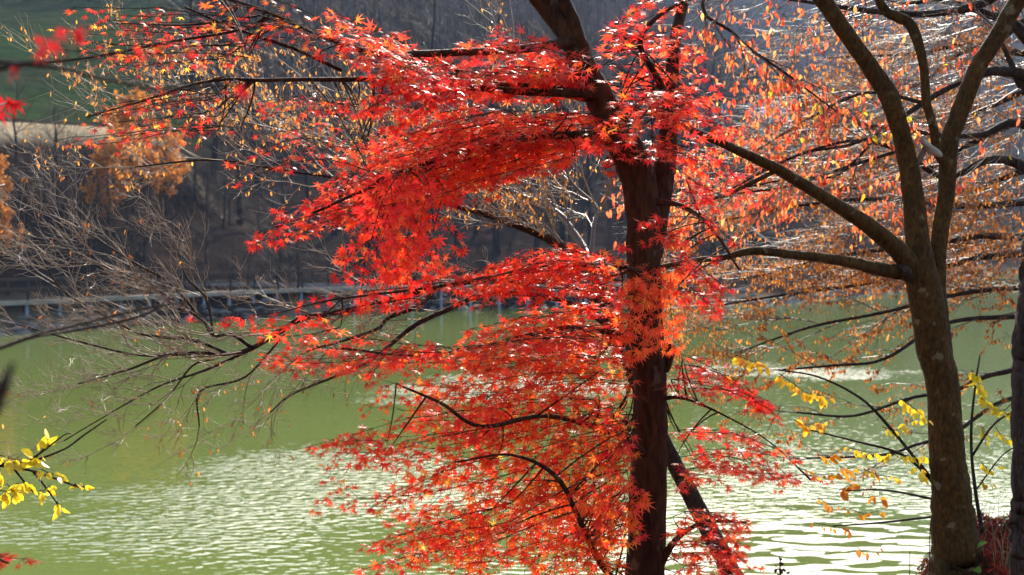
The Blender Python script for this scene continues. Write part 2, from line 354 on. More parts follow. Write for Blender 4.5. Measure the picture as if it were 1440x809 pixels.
# ---------------------------------------------------------------- branch growers
def limb(mb, px, sides=10, n=6, rough=.12, rng=None):
    """px rows: (u, v, depth, width in photo px). Returns world points and radii."""
    pts = np.array([P(u, v, d) for u, v, d, _ in px]); rad = np.array([wd / 2 / FPX * d for _, _, d, wd in px])
    q = spline(np.c_[pts, rad], n); q[:, 3] = np.maximum(q[:, 3], .0008)
    if rng is not None:
        q[1:-1, :3] += rng.normal(0, 1, (len(q) - 2, 3)) * (q[1:-1, 3:4] * .025)
    mb.tube(q[:, :3], q[:, 3], sides, rough=rough)
    return q
class Twigs:
    def __init__(s): s.p, s.r, s.tips = [], [], []
    def put(s, mb, sides=3):
        if s.p: mb.twigs(np.array(s.p), np.array(s.r), sides)
def grow(tw, p, d, L, r, lvl, rng, nch=5, trop=(0, 0, .12), ang=(28, 55), flat=None, wig=.16, keep=.62):
    d = d / np.linalg.norm(d); pts = [p]; q = p; dd = d; trop = np.asarray(trop, float)
    for k in range(4):
        dd = dd + rng.normal(0, wig, 3) + trop; dd = dd / np.linalg.norm(dd); q = q + dd * L / 4; pts.append(q)
    pts = np.array(pts); tw.p.append(pts); tw.r.append(r * np.array([1, .82, .66, .5, .3]))
    tw.tips.append((pts[-1], dd, lvl)); 
    if lvl <= 0:
        tw.tips.append((pts[2], dd, lvl)); return
    for k in range(nch):
        t = rng.uniform(.18, .97) * 4; i = min(int(t), 3); b = pts[i] + (pts[i + 1] - pts[i]) * (t - i); tg = nrm(pts[i + 1] - pts[i])
        a = R(rng.uniform(*ang)); s = np.cross(tg, rng.normal(0, 1, 3) if flat is None else np.asarray(flat) + rng.normal(0, .25, 3)); s = nrm(s) * rng.choice([-1, 1])
        grow(tw, b, tg * math.cos(a) + s * math.sin(a), L * rng.uniform(.38, .72) * (1.1 - .35 * t / 4), max(r * keep * (1 - .1 * t), .0013), lvl - 1, rng, max(2, nch - 1) if lvl > 1 else nch, trop, ang, flat, wig, keep)
class Leaves:
    def __init__(s): s.a = []
    def add(s, pos, dr, nm, size, hue): s.a.append((np.atleast_2d(pos), np.atleast_2d(dr), np.atleast_2d(nm), np.atleast_1d(size), np.atleast_1d(hue)))
    def n(s): return sum(len(x[0]) for x in s.a)
    def put(s, mb, tpl, rng, curl=(-.25, .05)):
        if not s.a: return
        pos, dr, nm = (np.vstack([x[i] for x in s.a]) for i in range(3)); sz, hu = (np.concatenate([x[i] for x in s.a]) for i in (3, 4))
        mb.leaves(tpl, pos, dr, nm, sz, np.clip(hu, 0, 1), rng.uniform(*curl, len(pos)))
def maple_frond(tw, lv, axis, rng, side=.22, hue=.42, face=.15, tilt=10, step=.066, node=.036, size=.039, dens=1.0, hv=.15, link=None, droop=.25):
    """one flat spray of maple twigs: axis polyline (world), alternate side twigs, opposite leaves on thin stalks"""
    ax = spline(axis, 8); L = np.sum(np.linalg.norm(np.diff(ax, axis=0), axis=1)); m = max(4, int(L / step)); ax = resample(ax, m)
    ax[1:] += np.cumsum(rng.normal(0, .006, (m - 1, 3)), axis=0)
    full = ax if link is None else np.vstack([link, ax])
    r = np.linspace(.0028, .0011, len(full))
    if link is not None: r[:len(link)] = np.linspace(.0045, .0028, len(link))
    tw.axes.append((full, r))
    T = nrm(np.gradient(ax, axis=0)); tl = R(tilt + rng.normal(0, 12)); N0 = np.array([rng.normal(0, .12), -math.sin(tl), math.cos(tl)])
    fv = np.array([0, -1.0, .1])
    for i in range(m):
        t = i / (m - 1); prof = (.45 + .55 * math.sin(math.pi * min(1, t * .75 + .2))) * (1 - .55 * t ** 3)
        sgns = (1, -1) if i % 1 == 0 else (1,)
        for sg in sgns:
            if rng.random() > .85 * dens ** .5: continue
            S = nrm(np.cross(T[i], N0)) * sg; a = R(rng.uniform(32, 58))
            d = nrm(T[i] * math.cos(a) + S * math.sin(a) + np.array([0, 0, -droop * rng.random() * .6]) + rng.normal(0, .1, 3)); l = side * prof * rng.uniform(.55, 1.2)
            e = nrm(d + np.array([0, 0, -droop]) * .6 + rng.normal(0, .15, 3))
            b = ax[i]; pts = np.array([b, b + d * l * .35, b + d * l * .65 + e * l * .02, b + d * l * .72 + e * l * .28])
            tw.p.append(pts); tw.r.append(np.array([.0014, .0012, .0009, .0006]))
            nn = max(2, int(l / node)); ts = (np.arange(nn) + rng.uniform(.3, .9, nn)) / nn
            k = np.minimum((ts * 3).astype(int), 2); bp = pts[k] + (pts[k + 1] - pts[k]) * (ts * 3 - k)[:, None]
            for q in (-1, 1, 0):
                if q == 0: sel = np.arange(nn) == nn - 1; 
                else: sel = rng.random(nn) < .86 * dens
                c = int(sel.sum())
                if not c: continue
                S2 = nrm(np.cross(d, N0)); ld = d * (.75 if q else 1) + S2 * .85 * q + rng.normal(0, .28, (c, 3)); ld[:, 2] -= droop * rng.uniform(.2, 1.5, c); ld = nrm(ld)
                pet = rng.uniform(.012, .03, c)[:, None]; p = bp[sel] + ld * pet + np.array([0, 0, -.004])
                for z in range(c):
                    tw.pet.append(np.array([bp[sel][z], bp[sel][z] + ld[z] * pet[z] * .5 + [0, 0, .003], p[z]]))
                nm = N0 + rng.normal(0, .42, (c, 3)) + fv * face * rng.uniform(.2, 1.6, (c, 1))
                sz = size * np.clip(rng.normal(1, .2, c), .5, 1.4) * (1 - .25 * t)
                h = hue + rng.normal(0, hv, c) + rng.normal(0, .04)
                lv.add(p, ld, nm, sz, h)
class FTw(Twigs):
    def __init__(s): super().__init__(); s.axes = []; s.pet = []
    def put(s, mb):
        for a, r in s.axes: mb.tube(a, r, 4, cap=False)
        if s.p: mb.twigs(np.array(s.p), np.array(s.r), 3)
        if s.pet:
            pp = np.array(s.pet); mb.twigs(pp, np.full(pp.shape[:2], .0005), 3)
def pxl(rows): return np.array([P(*r) for r in rows])
def mass(tw, lv, top, bot, n, rng, br=None, dj=.2, **kw):
    """n fronds between two photo-space axes; rows (u, v, depth); depth jitter dj gives the crown its thickness"""
    top, bot = np.array(top, float), np.array(bot, float)
    for i in range(n):
        f = (i + rng.uniform(.1, .9)) / n; a = top * (1 - f) + bot * f; L = rng.uniform(.75, 1.05); o = rng.uniform(0, .2)
        q = resample(spline(a, 6), 9); k0 = int(o * 8); k1 = max(k0 + 4, int(L * 8.99)); q = q[k0:k1][::2] if k1 - k0 > 5 else q[k0:k1]
        q[:, 2] += rng.normal(0, dj); q[:, 1] += rng.normal(0, 6); W = pxl(q); link = None
        if br is not None:
            j = np.argmin(np.linalg.norm(br[:, :3] - W[0], axis=1)); s = br[j, :3]; dl = np.linalg.norm(s - W[0])
            if dl > .03:
                tt = np.linspace(0, 1, 5)[:-1, None]; c = s + (W[0] - s) * .5 + np.array([0, 0, .06 * dl]) - (W[1] - W[0]) * .15
                link = (1 - tt) ** 2 * s + 2 * tt * (1 - tt) * c + tt ** 2 * W[0]
        maple_frond(tw, lv, W, rng, link=link, **kw)
NLEAF = [0]
def maple_branch(root, px, masses, seed, label=None, bark=M_BARK_MAPLE, extra=()):
    """one branch of a maple with its own sprays: part 'branch' with sub-part 'leaves'"""
    rng = np.random.RandomState(seed); mb = MB(); q = limb(mb, px, 8, 6, .1, rng)
    for e in extra: limb(mb, e, 7, 6, .1, rng)
    tw, lv = FTw(), Leaves()
    for (top, bot, n, kw) in masses: mass(tw, lv, top, bot, n, rng, q, **kw)
    tw.put(mb); o = mb.build('branch', bark, root)
    if lv.n():
        lb = MB(); lv.put(lb, MAPLE, rng); lb.build('leaves', M_MAPLE, o, smooth=False); NLEAF[0] += lv.n()
    if label: o['label'] = label
    return o

# ---------------------------------------------------------------- red maple in the middle
def red_maple():
    base = np.array([P(906, 809, 6.5)[0], 6.5, grd(P(906, 809, 6.5)[0], 6.5) - .05])
    root = thing('red_maple_tree', base, 'tall maple with scarlet star-shaped leaves around its dark forking trunk', 'tree')
    rng = np.random.RandomState(5); mb = MB()
    d = 6.5
    limb(mb, [(900, 1010, d, 92), (903, 880, d, 68), (906, 809, d, 58), (914, 640, d, 52), (915, 540, d, 47), (911, 500, d, 51), (906, 400, d, 48), (903, 290, d, 50), (893, 240, d, 50), (876, 200, d, 47), (845, 140, d, 41), (822, 100, d, 39), (803, 50, d, 36), (765, 0, d, 35), (715, -70, d - .1, 30), (640, -190, d - .2, 22), (590, -320, d - .2, 12)], 16, 6, .14, rng)
    limb(mb, [(912, 360, d + .03, 40), (922, 300, d + .05, 38), (937, 215, d + .1, 30), (942, 150, d + .12, 24), (949, 60, d + .15, 17), (962, 0, d + .2, 15), (985, -90, d + .3, 12), (1000, -220, d + .4, 7)], 12, 6, .12, rng)
    limb(mb, [(818, 66, d - .03, 20), (805, 25, d - .06, 17), (789, -10, d - .1, 16), (770, -90, d - .2, 12), (740, -200, d - .3, 6)], 10, 6, .1, rng)
    limb(mb, [(933, 520, d + .02, 18), (941, 498, d, 16), (943, 484, d, 14)], 8, 3, .2, rng)   # broken stub
    mb.build('trunk', M_BARK_MAPLE, root)
    K = lambda **k: k
    # upper left layers
    maple_branch(root, [(842, 134, 6.5, 20), (815, 133, 6.45, 18), (760, 124, 6.35, 12), (690, 118, 6.25, 9), (630, 108, 6.1, 7), (560, 106, 6.0, 5)], [
        ([(825, 95, 6.4), (740, 62, 6.2), (640, 66, 6.1), (555, 100, 6.0)], [(830, 135, 6.5), (750, 125, 6.4), (640, 140, 6.2), (530, 160, 6.1)], 12, K(hue=.44, face=.25, tilt=15)),
        ([(640, 85, 6.2), (590, 92, 6.0), (560, 105, 5.9), (520, 120, 5.9)], [(650, 130, 6.2), (600, 140, 6.0), (550, 165, 5.9), (510, 190, 5.9)], 7, K(hue=.3, face=.5)),
    ], 11, extra=([(826, 104, 6.5, 12), (780, 99, 6.55, 9), (730, 96, 6.5, 8), (680, 104, 6.4, 6), (640, 99, 6.3, 4)], [(760, 112, 6.45, 6), (705, 112, 6.5, 5), (660, 112, 6.5, 4)]))
    maple_branch(root, [(872, 200, 6.5, 22), (830, 190, 6.3, 14), (740, 195, 6.1, 11), (640, 215, 6.0, 8), (540, 255, 5.9, 6), (440, 300, 5.8, 4)], [
        ([(850, 150, 6.4), (740, 155, 6.2), (600, 180, 6.0), (450, 240, 5.9)], [(875, 205, 6.4), (735, 235, 6.2), (560, 290, 6.0), (350, 345, 5.9)], 22, K(hue=.45, face=.2, tilt=8, dens=.8, hv=.18)),
        ([(700, 150, 6.1), (620, 160, 6.0), (540, 185, 5.9), (470, 225, 5.8)], [(720, 210, 6.2), (620, 235, 6.0), (520, 270, 5.9), (420, 310, 5.8)], 8, K(hue=.48, face=.35, tilt=20, dens=.85)),
        ([(540, 235, 5.9), (470, 265, 5.85), (410, 295, 5.8), (350, 322, 5.8)], [(560, 290, 5.9), (480, 315, 5.85), (410, 335, 5.8), (345, 350, 5.8)], 5, K(hue=.36, face=.3, side=.1, tilt=5, size=.035)),
        ([(560, 235, 5.9), (535, 290, 5.8), (515, 350, 5.8), (508, 415, 5.8)], [(625, 255, 6.0), (615, 300, 6.0), (610, 345, 6.0), (620, 395, 6.0)], 11, K(hue=.42, face=.9, side=.16, tilt=60)),
    ], 12)
    # top right of the trunk
    maple_branch(root, [(942, 150, 6.62, 16), (925, 110, 6.3, 10), (900, 60, 6.1, 8), (930, 20, 6.0, 6), (990, -10, 6.0, 4)], [
        ([(850, 70, 6.2), (900, 45, 6.1), (950, 60, 6.1), (1005, 100, 6.1)], [(850, 240, 6.3), (900, 225, 6.2), (960, 250, 6.2), (1020, 300, 6.2)], 13, K(hue=.42, face=.35, tilt=5, side=.17)),
        ([(900, 100, 6.2), (950, 110, 6.1), (1000, 130, 6.1), (1050, 170, 6.1)], [(920, 220, 6.3), (960, 230, 6.2), (1010, 250, 6.2), (1055, 300, 6.2)], 5, K(hue=.3, face=.1, side=.15, size=.033)),
        ([(840, 40, 6.2), (870, 15, 6.1), (905, -10, 6.1), (940, -40, 6.1)], [(850, 95, 6.2), (895, 70, 6.1), (935, 50, 6.1), (985, 25, 6.1)], 4, K(hue=.42, face=.5, side=.16)),
        ([(985, 120, 6.0), (900, 130, 5.9), (850, 160, 5.9), (810, 190, 5.9)], [(985, 150, 6.0), (900, 180, 5.9), (850, 200, 5.9), (820, 215, 5.9)], 2, K(hue=.46, face=.5, side=.15)),
    ], 13)
    # sprays hugging the trunk
    maple_branch(root, [(925, 285, 6.4, 10), (960, 290, 6.3, 7), (1000, 320, 6.2, 5), (1040, 380, 6.2, 3)], [
        ([(950, 295, 6.2), (925, 300, 6.15), (900, 318, 6.1), (880, 330, 6.1)], [(955, 325, 6.2), (925, 328, 6.15), (905, 334, 6.1), (885, 345, 6.1)], 2, K(hue=.42, face=.7, side=.09)),
        ([(935, 330, 6.3), (975, 340, 6.2), (1010, 375, 6.2), (1045, 420, 6.2)], [(940, 400, 6.3), (970, 410, 6.2), (1000, 430, 6.2), (1040, 450, 6.2)], 6, K(hue=.32, face=.4, side=.14)),
        ([(950, 240, 6.3), (990, 255, 6.2), (1020, 270, 6.2), (1060, 290, 6.2)], [(945, 300, 6.3), (980, 310, 6.2), (1010, 330, 6.2), (1040, 350, 6.2)], 3, K(hue=.3, face=.2, side=.12)),
    ], 14)
    maple_branch(root, [(900, 385, 6.4, 12), (880, 378, 6.2, 9), (800, 372, 6.1, 7), (700, 388, 6.0, 6), (600, 405, 5.9, 4), (480, 420, 5.8, 3)], [
        ([(880, 368, 6.2), (790, 345, 6.1), (700, 375, 6.0), (620, 395, 5.9)], [(870, 412, 6.2), (780, 402, 6.1), (690, 412, 6.0), (590, 425, 5.9)], 11, K(hue=.42, face=.15, tilt=4, side=.17)),
        ([(910, 375, 6.2), (890, 410, 6.0), (880, 460, 6.0), (895, 500, 6.0)], [(945, 380, 6.2), (935, 425, 6.05), (945, 470, 6.0), (955, 520, 6.0)], 7, K(hue=.62, face=.9, tilt=50, side=.12, hv=.1)),
        ([(850, 330, 6.2), (780, 345, 6.1), (720, 350, 6.0), (650, 370, 5.9)], [(860, 380, 6.2), (790, 385, 6.1), (700, 395, 6.0), (540, 405, 5.9)], 3, K(hue=.45, face=.3, side=.11, dens=.6)),
        ([(600, 400, 5.9), (500, 410, 5.8), (430, 425, 5.8), (370, 400, 5.8)], [(600, 415, 5.9), (500, 420, 5.8), (440, 440, 5.8), (380, 435, 5.8)], 2, K(hue=.34, face=.4, side=.08, dens=.6)),
        ([(420, 436, 5.8), (370, 438, 5.8), (310, 434, 5.8), (250, 424, 5.8)], [(420, 440, 5.8), (370, 444, 5.8), (320, 440, 5.8), (260, 430, 5.8)], 1, K(hue=.34, face=.3, side=.06, dens=.6)),
        ([(470, 440, 5.8), (430, 455, 5.8), (400, 460, 5.8), (350, 458, 5.8)], [(480, 455, 5.8), (430, 465, 5.8), (400, 470, 5.8), (340, 462, 5.8)], 2, K(hue=.42, face=.2, side=.08)),
    ], 15)
    maple_branch(root, [(905, 480, 6.4, 12), (870, 470, 6.2, 8), (790, 462, 6.0, 7), (690, 485, 5.9, 5), (590, 500, 5.8, 4), (480, 490, 5.7, 3)], [
        ([(880, 440, 6.2), (790, 445, 6.0), (700, 468, 5.9), (610, 490, 5.8)], [(880, 520, 6.2), (780, 510, 6.0), (650, 520, 5.9), (540, 515, 5.8)], 15, K(hue=.52, face=.15, tilt=6, side=.18)),
        ([(620, 485, 5.8), (520, 480, 5.7), (440, 488, 5.7), (370, 486, 5.7)], [(620, 515, 5.8), (540, 522, 5.7), (450, 520, 5.7), (390, 515, 5.7)], 5, K(hue=.44, face=.05, tilt=2, side=.12)),
    ], 16)
    # big lower-left mass, sweeping down to the left
    maple_branch(root, [(908, 640, 6.45, 14), (860, 610, 6.2, 9), (770, 585, 6.0, 7), (677, 600, 5.8, 6), (620, 567, 5.7, 5), (557, 540, 5.6, 3)], [
        ([(890, 520, 6.2), (780, 520, 6.1), (660, 540, 6.0), (510, 535, 5.9)], [(890, 590, 6.2), (760, 585, 6.1), (620, 610, 6.0), (430, 622, 5.9)], 12, K(hue=.54, face=.3, tilt=22, side=.18, dens=.7, dj=.15, hv=.19)),
        ([(880, 560, 6.1), (780, 590, 6.0), (650, 625, 5.9), (470, 645, 5.8)], [(890, 640, 6.1), (790, 670, 6.0), (650, 710, 5.9), (470, 735, 5.8)], 11, K(hue=.56, face=.35, tilt=24, side=.18, dens=.66, dj=.15, hv=.19)),
        ([(560, 625, 5.7), (520, 622, 5.6), (480, 620, 5.6), (440, 618, 5.6)], [(560, 640, 5.7), (520, 645, 5.6), (490, 650, 5.6), (455, 655, 5.6)], 2, K(hue=.45, face=.2, side=.08)),
        ([(700, 570, 5.9), (610, 575, 5.8), (530, 595, 5.7), (450, 615, 5.7)], [(700, 640, 5.9), (620, 655, 5.8), (550, 690, 5.7), (470, 725, 5.7)], 6, K(hue=.48, face=.15, side=.09, tilt=5, dj=.1)),
    ], 17)
    maple_branch(root, [(897, 850, 6.3, 14), (850, 800, 6.1, 10), (827, 757, 6.0, 9), (813, 727, 5.9, 8), (782, 670, 5.8, 7), (720, 640, 5.7, 4), (640, 650, 5.6, 3)], [
        ([(880, 620, 6.05), (790, 665, 5.95), (660, 720, 5.85), (460, 790, 5.75)], [(890, 740, 6.05), (800, 770, 5.95), (700, 800, 5.85), (550, 840, 5.75)], 12, K(hue=.6, face=.35, tilt=24, side=.18, dens=.66, dj=.15, hv=.19)),
        ([(720, 680, 5.9), (640, 700, 5.8), (560, 730, 5.7), (490, 755, 5.7)], [(720, 760, 5.9), (650, 770, 5.8), (570, 785, 5.7), (490, 805, 5.7)], 6, K(hue=.5, face=.15, side=.09, tilt=5, dj=.1)),
        ([(860, 690, 6.0), (800, 720, 5.9), (750, 770, 5.8), (690, 830, 5.8)], [(890, 830, 6.0), (850, 840, 5.9), (800, 850, 5.8), (740, 870, 5.8)], 9, K(hue=.62, face=.4, tilt=25, side=.17, dens=.78, dj=.15)),
        ([(885, 600, 6.0), (855, 640, 5.95), (830, 690, 5.9), (800, 740, 5.85)], [(900, 700, 6.0), (885, 735, 5.95), (870, 770, 5.9), (850, 800, 5.85)], 6, K(hue=.62, face=.7, tilt=35, side=.15, dens=.85, dj=.1)),
    ], 18)
    # right-hand lower sprays
    maple_branch(root, [(930, 560, 6.5, 8), (960, 560, 6.4, 5), (1010, 580, 6.3, 3), (1080, 620, 6.2, 2), (1140, 675, 6.1, 3)], [
        ([(940, 480, 6.4), (990, 500, 6.3), (1030, 530, 6.2), (1070, 565, 6.2)], [(945, 560, 6.4), (1000, 560, 6.3), (1060, 572, 6.2), (1115, 605, 6.2)], 6, K(hue=.33, face=.05, tilt=0, side=.16)),
        ([(950, 600, 6.4), (1010, 600, 6.3), (1070, 620, 6.2), (1125, 650, 6.1)], [(950, 680, 6.4), (1010, 670, 6.3), (1085, 680, 6.2), (1165, 685, 6.1)], 7, K(hue=.44, face=.2, tilt=6, side=.16)),
    ], 19)
    maple_branch(root, [(925, 800, 6.5, 14), (950, 760, 6.4, 9), (990, 735, 6.3, 6), (1050, 735, 6.2, 3)], [
        ([(945, 710, 6.4), (990, 705, 6.3), (1035, 725, 6.2), (1075, 745, 6.2)], [(950, 830, 6.4), (985, 820, 6.3), (1020, 820, 6.2), (1050, 820, 6.2)], 13, K(hue=.44, face=.25, tilt=6, side=.15)),
    ], 20)
    # sparse orange-red limbs reaching to the upper left
    maple_branch(root, [(805, 60, 6.45, 16), (720, 70, 6.3, 12), (585, 76, 6.1, 10), (533, 76, 6.0, 9), (480, 61, 5.9, 8), (430, 40, 5.8, 8), (380, 18, 5.7, 6), (326, 0, 5.6, 5), (230, -40, 5.4, 3)], [
        ([(600, 80, 6.0), (545, 45, 5.9), (500, 25, 5.8), (460, 5, 5.8)], [(600, 110, 6.0), (550, 90, 5.9), (500, 90, 5.8), (455, 75, 5.8)], 8, K(hue=.5, face=.3, side=.15)),
        ([(460, 45, 5.9), (400, 10, 5.8), (330, -10, 5.7), (260, -20, 5.7)], [(470, 80, 5.9), (420, 60, 5.8), (350, 55, 5.7), (280, 60, 5.7)], 9, K(hue=.55, face=.4, side=.13, dens=.55, hv=.22, size=.031)),
        ([(340, 20, 5.7), (260, 15, 5.6), (170, 10, 5.5), (80, 5, 5.5)], [(350, 90, 5.7), (270, 90, 5.6), (180, 95, 5.5), (70, 80, 5.5)], 14, K(hue=.45, face=.4, side=.16, dens=.4, hv=.28, size=.029, dj=.35)),
    ], 21)
    maple_branch(root, [(838, 132, 6.4, 14), (720, 128, 6.2, 10), (560, 113, 6.1, 8), (480, 112, 6.0, 7), (417, 112, 5.9, 6), (367, 113, 5.9, 6), (317, 112, 5.8, 5), (267, 120, 5.7, 4), (207, 140, 5.6, 3), (120, 165, 5.6, 2)], [
        ([(500, 130, 6.0), (440, 120, 5.9), (390, 125, 5.8), (330, 135, 5.8)], [(520, 240, 6.0), (450, 220, 5.9), (400, 230, 5.8), (335, 250, 5.8)], 10, K(hue=.38, face=.45, side=.13, dens=.5, hv=.2, size=.031, dj=.35)),
        ([(330, 110, 5.8), (260, 120, 5.7), (180, 140, 5.6), (110, 150, 5.6)], [(340, 190, 5.8), (270, 190, 5.7), (180, 200, 5.6), (80, 215, 5.6)], 13, K(hue=.38, face=.4, side=.15, dens=.4, hv=.28, size=.029, dj=.35)),
    ], 22, extra=([(480, 99, 5.9, 6), (417, 70, 5.8, 5), (367, 53, 5.8, 5), (313, 33, 5.7, 4), (260, 10, 5.7, 3)], [(380, 22, 5.7, 5), (333, 43, 5.7, 4), (233, 60, 5.6, 4), (133, 80, 5.6, 3), (0, 95, 5.6, 3)], [(367, 22, 5.7, 3), (267, 35, 5.7, 3), (170, 33, 5.6, 2)]))
red_maple()

# ---------------------------------------------------------------- leaning bare tree behind it
def twig_part(root, px, seed, kw, starts=12, lv_hue=None, nleaf=0, mat=M_BARK_DARK, name='branch', lsize=.02, extra=(), tpl=None, lmat=None, tmat=M_TWIG, hang=.7):
    """a bare limb with recursive twigs and, when asked, small leaves at the twig tips"""
    rng = np.random.RandomState(seed); mb = MB(); qs = [limb(mb, px, 7, 6, .12, rng)] + [limb(mb, e, 6, 6, .12, rng) for e in extra]
    o = mb.build(name, mat, root); tw = Twigs()
    for q in qs:
        n = len(q); cnt = max(2, int(starts * n / len(qs[0])))
        for i in range(cnt):
            k = int(n * (.15 + .84 * (i + rng.random()) / cnt)); k = min(k, n - 2); T = nrm(q[k + 1, :3] - q[k, :3])
            s = nrm(np.cross(T, rng.normal(0, 1, 3))); u = np.asarray(kw.get('lead', (0, 0, .2)))
            dd = T * .8 + s * .6 + u
            grow(tw, q[k, :3], dd, kw.get('L', .5) * rng.uniform(.6, 1.25), min(q[k, 3] * .6, kw.get('r', .004)), kw.get('lvl', 2), rng, kw.get('nch', 5), kw.get('trop', (0, 0, .08)), kw.get('ang', (25, 50)), None, kw.get('wig', .14), kw.get('keep', .6))
        grow(tw, q[-1, :3], q[-1, :3] - q[-3, :3], kw.get('L', .5), q[-1, 3], kw.get('lvl', 2), rng, kw.get('nch', 5), kw.get('trop', (0, 0, .08)))
    tb = MB(); tw.put(tb); tb.build('twig_sprays', tmat, o)
    if nleaf:
        idx = rng.choice(len(tw.p), nleaf); lb = MB(); A = np.array(tw.p)[idx]; t = rng.uniform(.3, 4, nleaf); k = np.minimum(t.astype(int), 3); z = np.arange(nleaf)
        pos = A[z, k] + (A[z, k + 1] - A[z, k]) * (t - k)[:, None]
        pos[:, 2] -= .004; dr = rng.normal(0, .5, (nleaf, 3)); dr[:, 2] -= hang * 1.6
        nm = rng.normal(0, 1, (nleaf, 3)); nm[:, 1] -= .6
        hu = lv_hue[0] + rng.normal(0, lv_hue[1], nleaf)
        lb.leaves(tpl or NARROW, pos, dr, nm, lsize * rng.uniform(.6, 1.3, nleaf), np.clip(hu, 0, 1), rng.uniform(-.4, .1, nleaf)); lb.build('leaves', lmat or M_SMALL, o, smooth=False)
    return o
def leaning_tree():
    d = 7.1; x, y = P(1050, 850, 6.9)[:2]
    root = thing('leaning_tree', (x, y, grd(x, y) - .05), 'dark tree leaning behind the red maple, bare pale twigs spread over the water', 'tree')
    mb = MB(); rng = np.random.RandomState(9)
    limb(mb, [(1090, 960, 6.85, 40), (1050, 850, 6.9, 32), (1020, 790, 6.9, 28), (985, 720, 7.0, 26), (945, 645, 7.05, 23), (905, 560, 7.1, 22), (872, 480, 7.1, 21), (855, 435, 7.1, 20), (838, 385, 7.1, 18)], 12, 6, .15, rng); mb.build('trunk', M_BARK_DARK, root)
    kw = dict(L=.34, lvl=2, r=.005, nch=6, trop=(-.03, 0, .10), lead=(-.3, 0, .35), wig=.17)
    twig_part(root, [(838, 385, 7.1, 16), (815, 362, 7.1, 15), (785, 345, 7.05, 14), (760, 330, 7.0, 13), (690, 304, 6.9, 9), (610, 282, 6.8, 6), (540, 262, 6.7, 5), (470, 250, 6.6, 4), (400, 240, 6.6, 3), (300, 225, 6.5, 3), (190, 235, 6.5, 2)], 31, dict(kw, L=.42), 34, (.75, .2), 1300)
    twig_part(root, [(838, 385, 7.12, 13), (822, 350, 7.3, 11), (805, 325, 7.4, 10), (785, 300, 7.5, 9), (740, 278, 7.6, 7), (687, 258, 7.6, 5), (640, 242, 7.6, 4), (570, 225, 7.6, 4), (480, 205, 7.6, 3), (380, 180, 7.5, 3), (280, 160, 7.4, 2), (180, 140, 7.4, 2)], 32, dict(kw, L=.55), 40, (.75, .2), 2200, mat=M_TWIGBROWN)
    twig_part(root, [(830, 372, 7.15, 9), (835, 320, 7.3, 6), (838, 290, 7.4, 5), (800, 250, 7.5, 4), (790, 180, 7.6, 3), (740, 90, 7.6, 3), (690, 30, 7.6, 2)], 33, dict(kw, L=.45, lead=(0, 0, .3)), 14, (.75, .2), 160, mat=M_TWIGBROWN)
    # long limbs over the water to the left
    twig_part(root, [(850, 425, 7.1, 12), (780, 398, 7.0, 10), (700, 392, 6.9, 9), (653, 397, 6.85, 9), (610, 405, 6.8, 9), (530, 427, 6.7, 9), (480, 438, 6.6, 9), (427, 447, 6.5, 9), (393, 467, 6.45, 8), (353, 490, 6.4, 7), (320, 498, 6.35, 6), (277, 496, 6.3, 5), (233, 500, 6.25, 4), (180, 520, 6.2, 3), (110, 540, 6.2, 2)], 34,
              dict(L=.36, lvl=2, r=.005, nch=6, trop=(-.06, 0, .06), lead=(-.35, 0, .14), wig=.16), 26, (.4, .3), 160,
              extra=([(353, 488, 6.4, 6), (325, 470, 6.35, 5), (300, 472, 6.3, 5), (285, 450, 6.3, 5), (257, 433, 6.3, 4), (215, 405, 6.25, 4), (150, 375, 6.2, 3), (95, 350, 6.2, 2)],
                     [(320, 497, 6.35, 5), (270, 478, 6.3, 5), (200, 470, 6.25, 4), (140, 440, 6.2, 3), (90, 410, 6.2, 3), (65, 375, 6.2, 2)],
                     [(300, 472, 6.3, 4), (290, 420, 6.3, 4), (262, 390, 6.3, 3), (250, 350, 6.3, 2)],
                     [(285, 450, 6.3, 4), (240, 400, 6.3, 3), (190, 370, 6.2, 3), (110, 320, 6.2, 2)],
                     [(277, 497, 6.3, 4), (200, 500, 6.25, 3), (110, 480, 6.2, 3), (20, 455, 6.2, 2)],
                     [(353, 492, 6.4, 5), (290, 520, 6.3, 4), (220, 545, 6.25, 3), (140, 590, 6.2, 2), (90, 620, 6.2, 2)],
                     [(300, 505, 6.35, 3), (270, 515, 6.3, 3), (235, 560, 6.25, 2), (190, 600, 6.2, 2)]))
    twig_part(root, [(872, 470, 7.1, 12), (800, 425, 7.0, 8), (693, 413, 6.85, 7), (620, 440, 6.75, 7), (580, 460, 6.7, 7), (547, 487, 6.6, 6), (520, 508, 6.55, 5), (470, 530, 6.5, 4), (410, 555, 6.5, 3), (380, 580, 6.5, 2)], 35,
              dict(L=.30, lvl=2, r=.004, nch=5, trop=(-.03, 0, -.01), lead=(-.3, 0, -.05), wig=.18), 18, (.35, .3), 200,
              extra=([(607, 413, 6.75, 6), (590, 430, 6.75, 6), (547, 447, 6.7, 6), (530, 463, 6.65, 5), (480, 480, 6.6, 4), (430, 495, 6.55, 3), (400, 520, 6.5, 2)], [(400, 470, 6.5, 4), (345, 530, 6.4, 3), (282, 550, 6.4, 3), (280, 600, 6.4, 2)]))
leaning_tree()

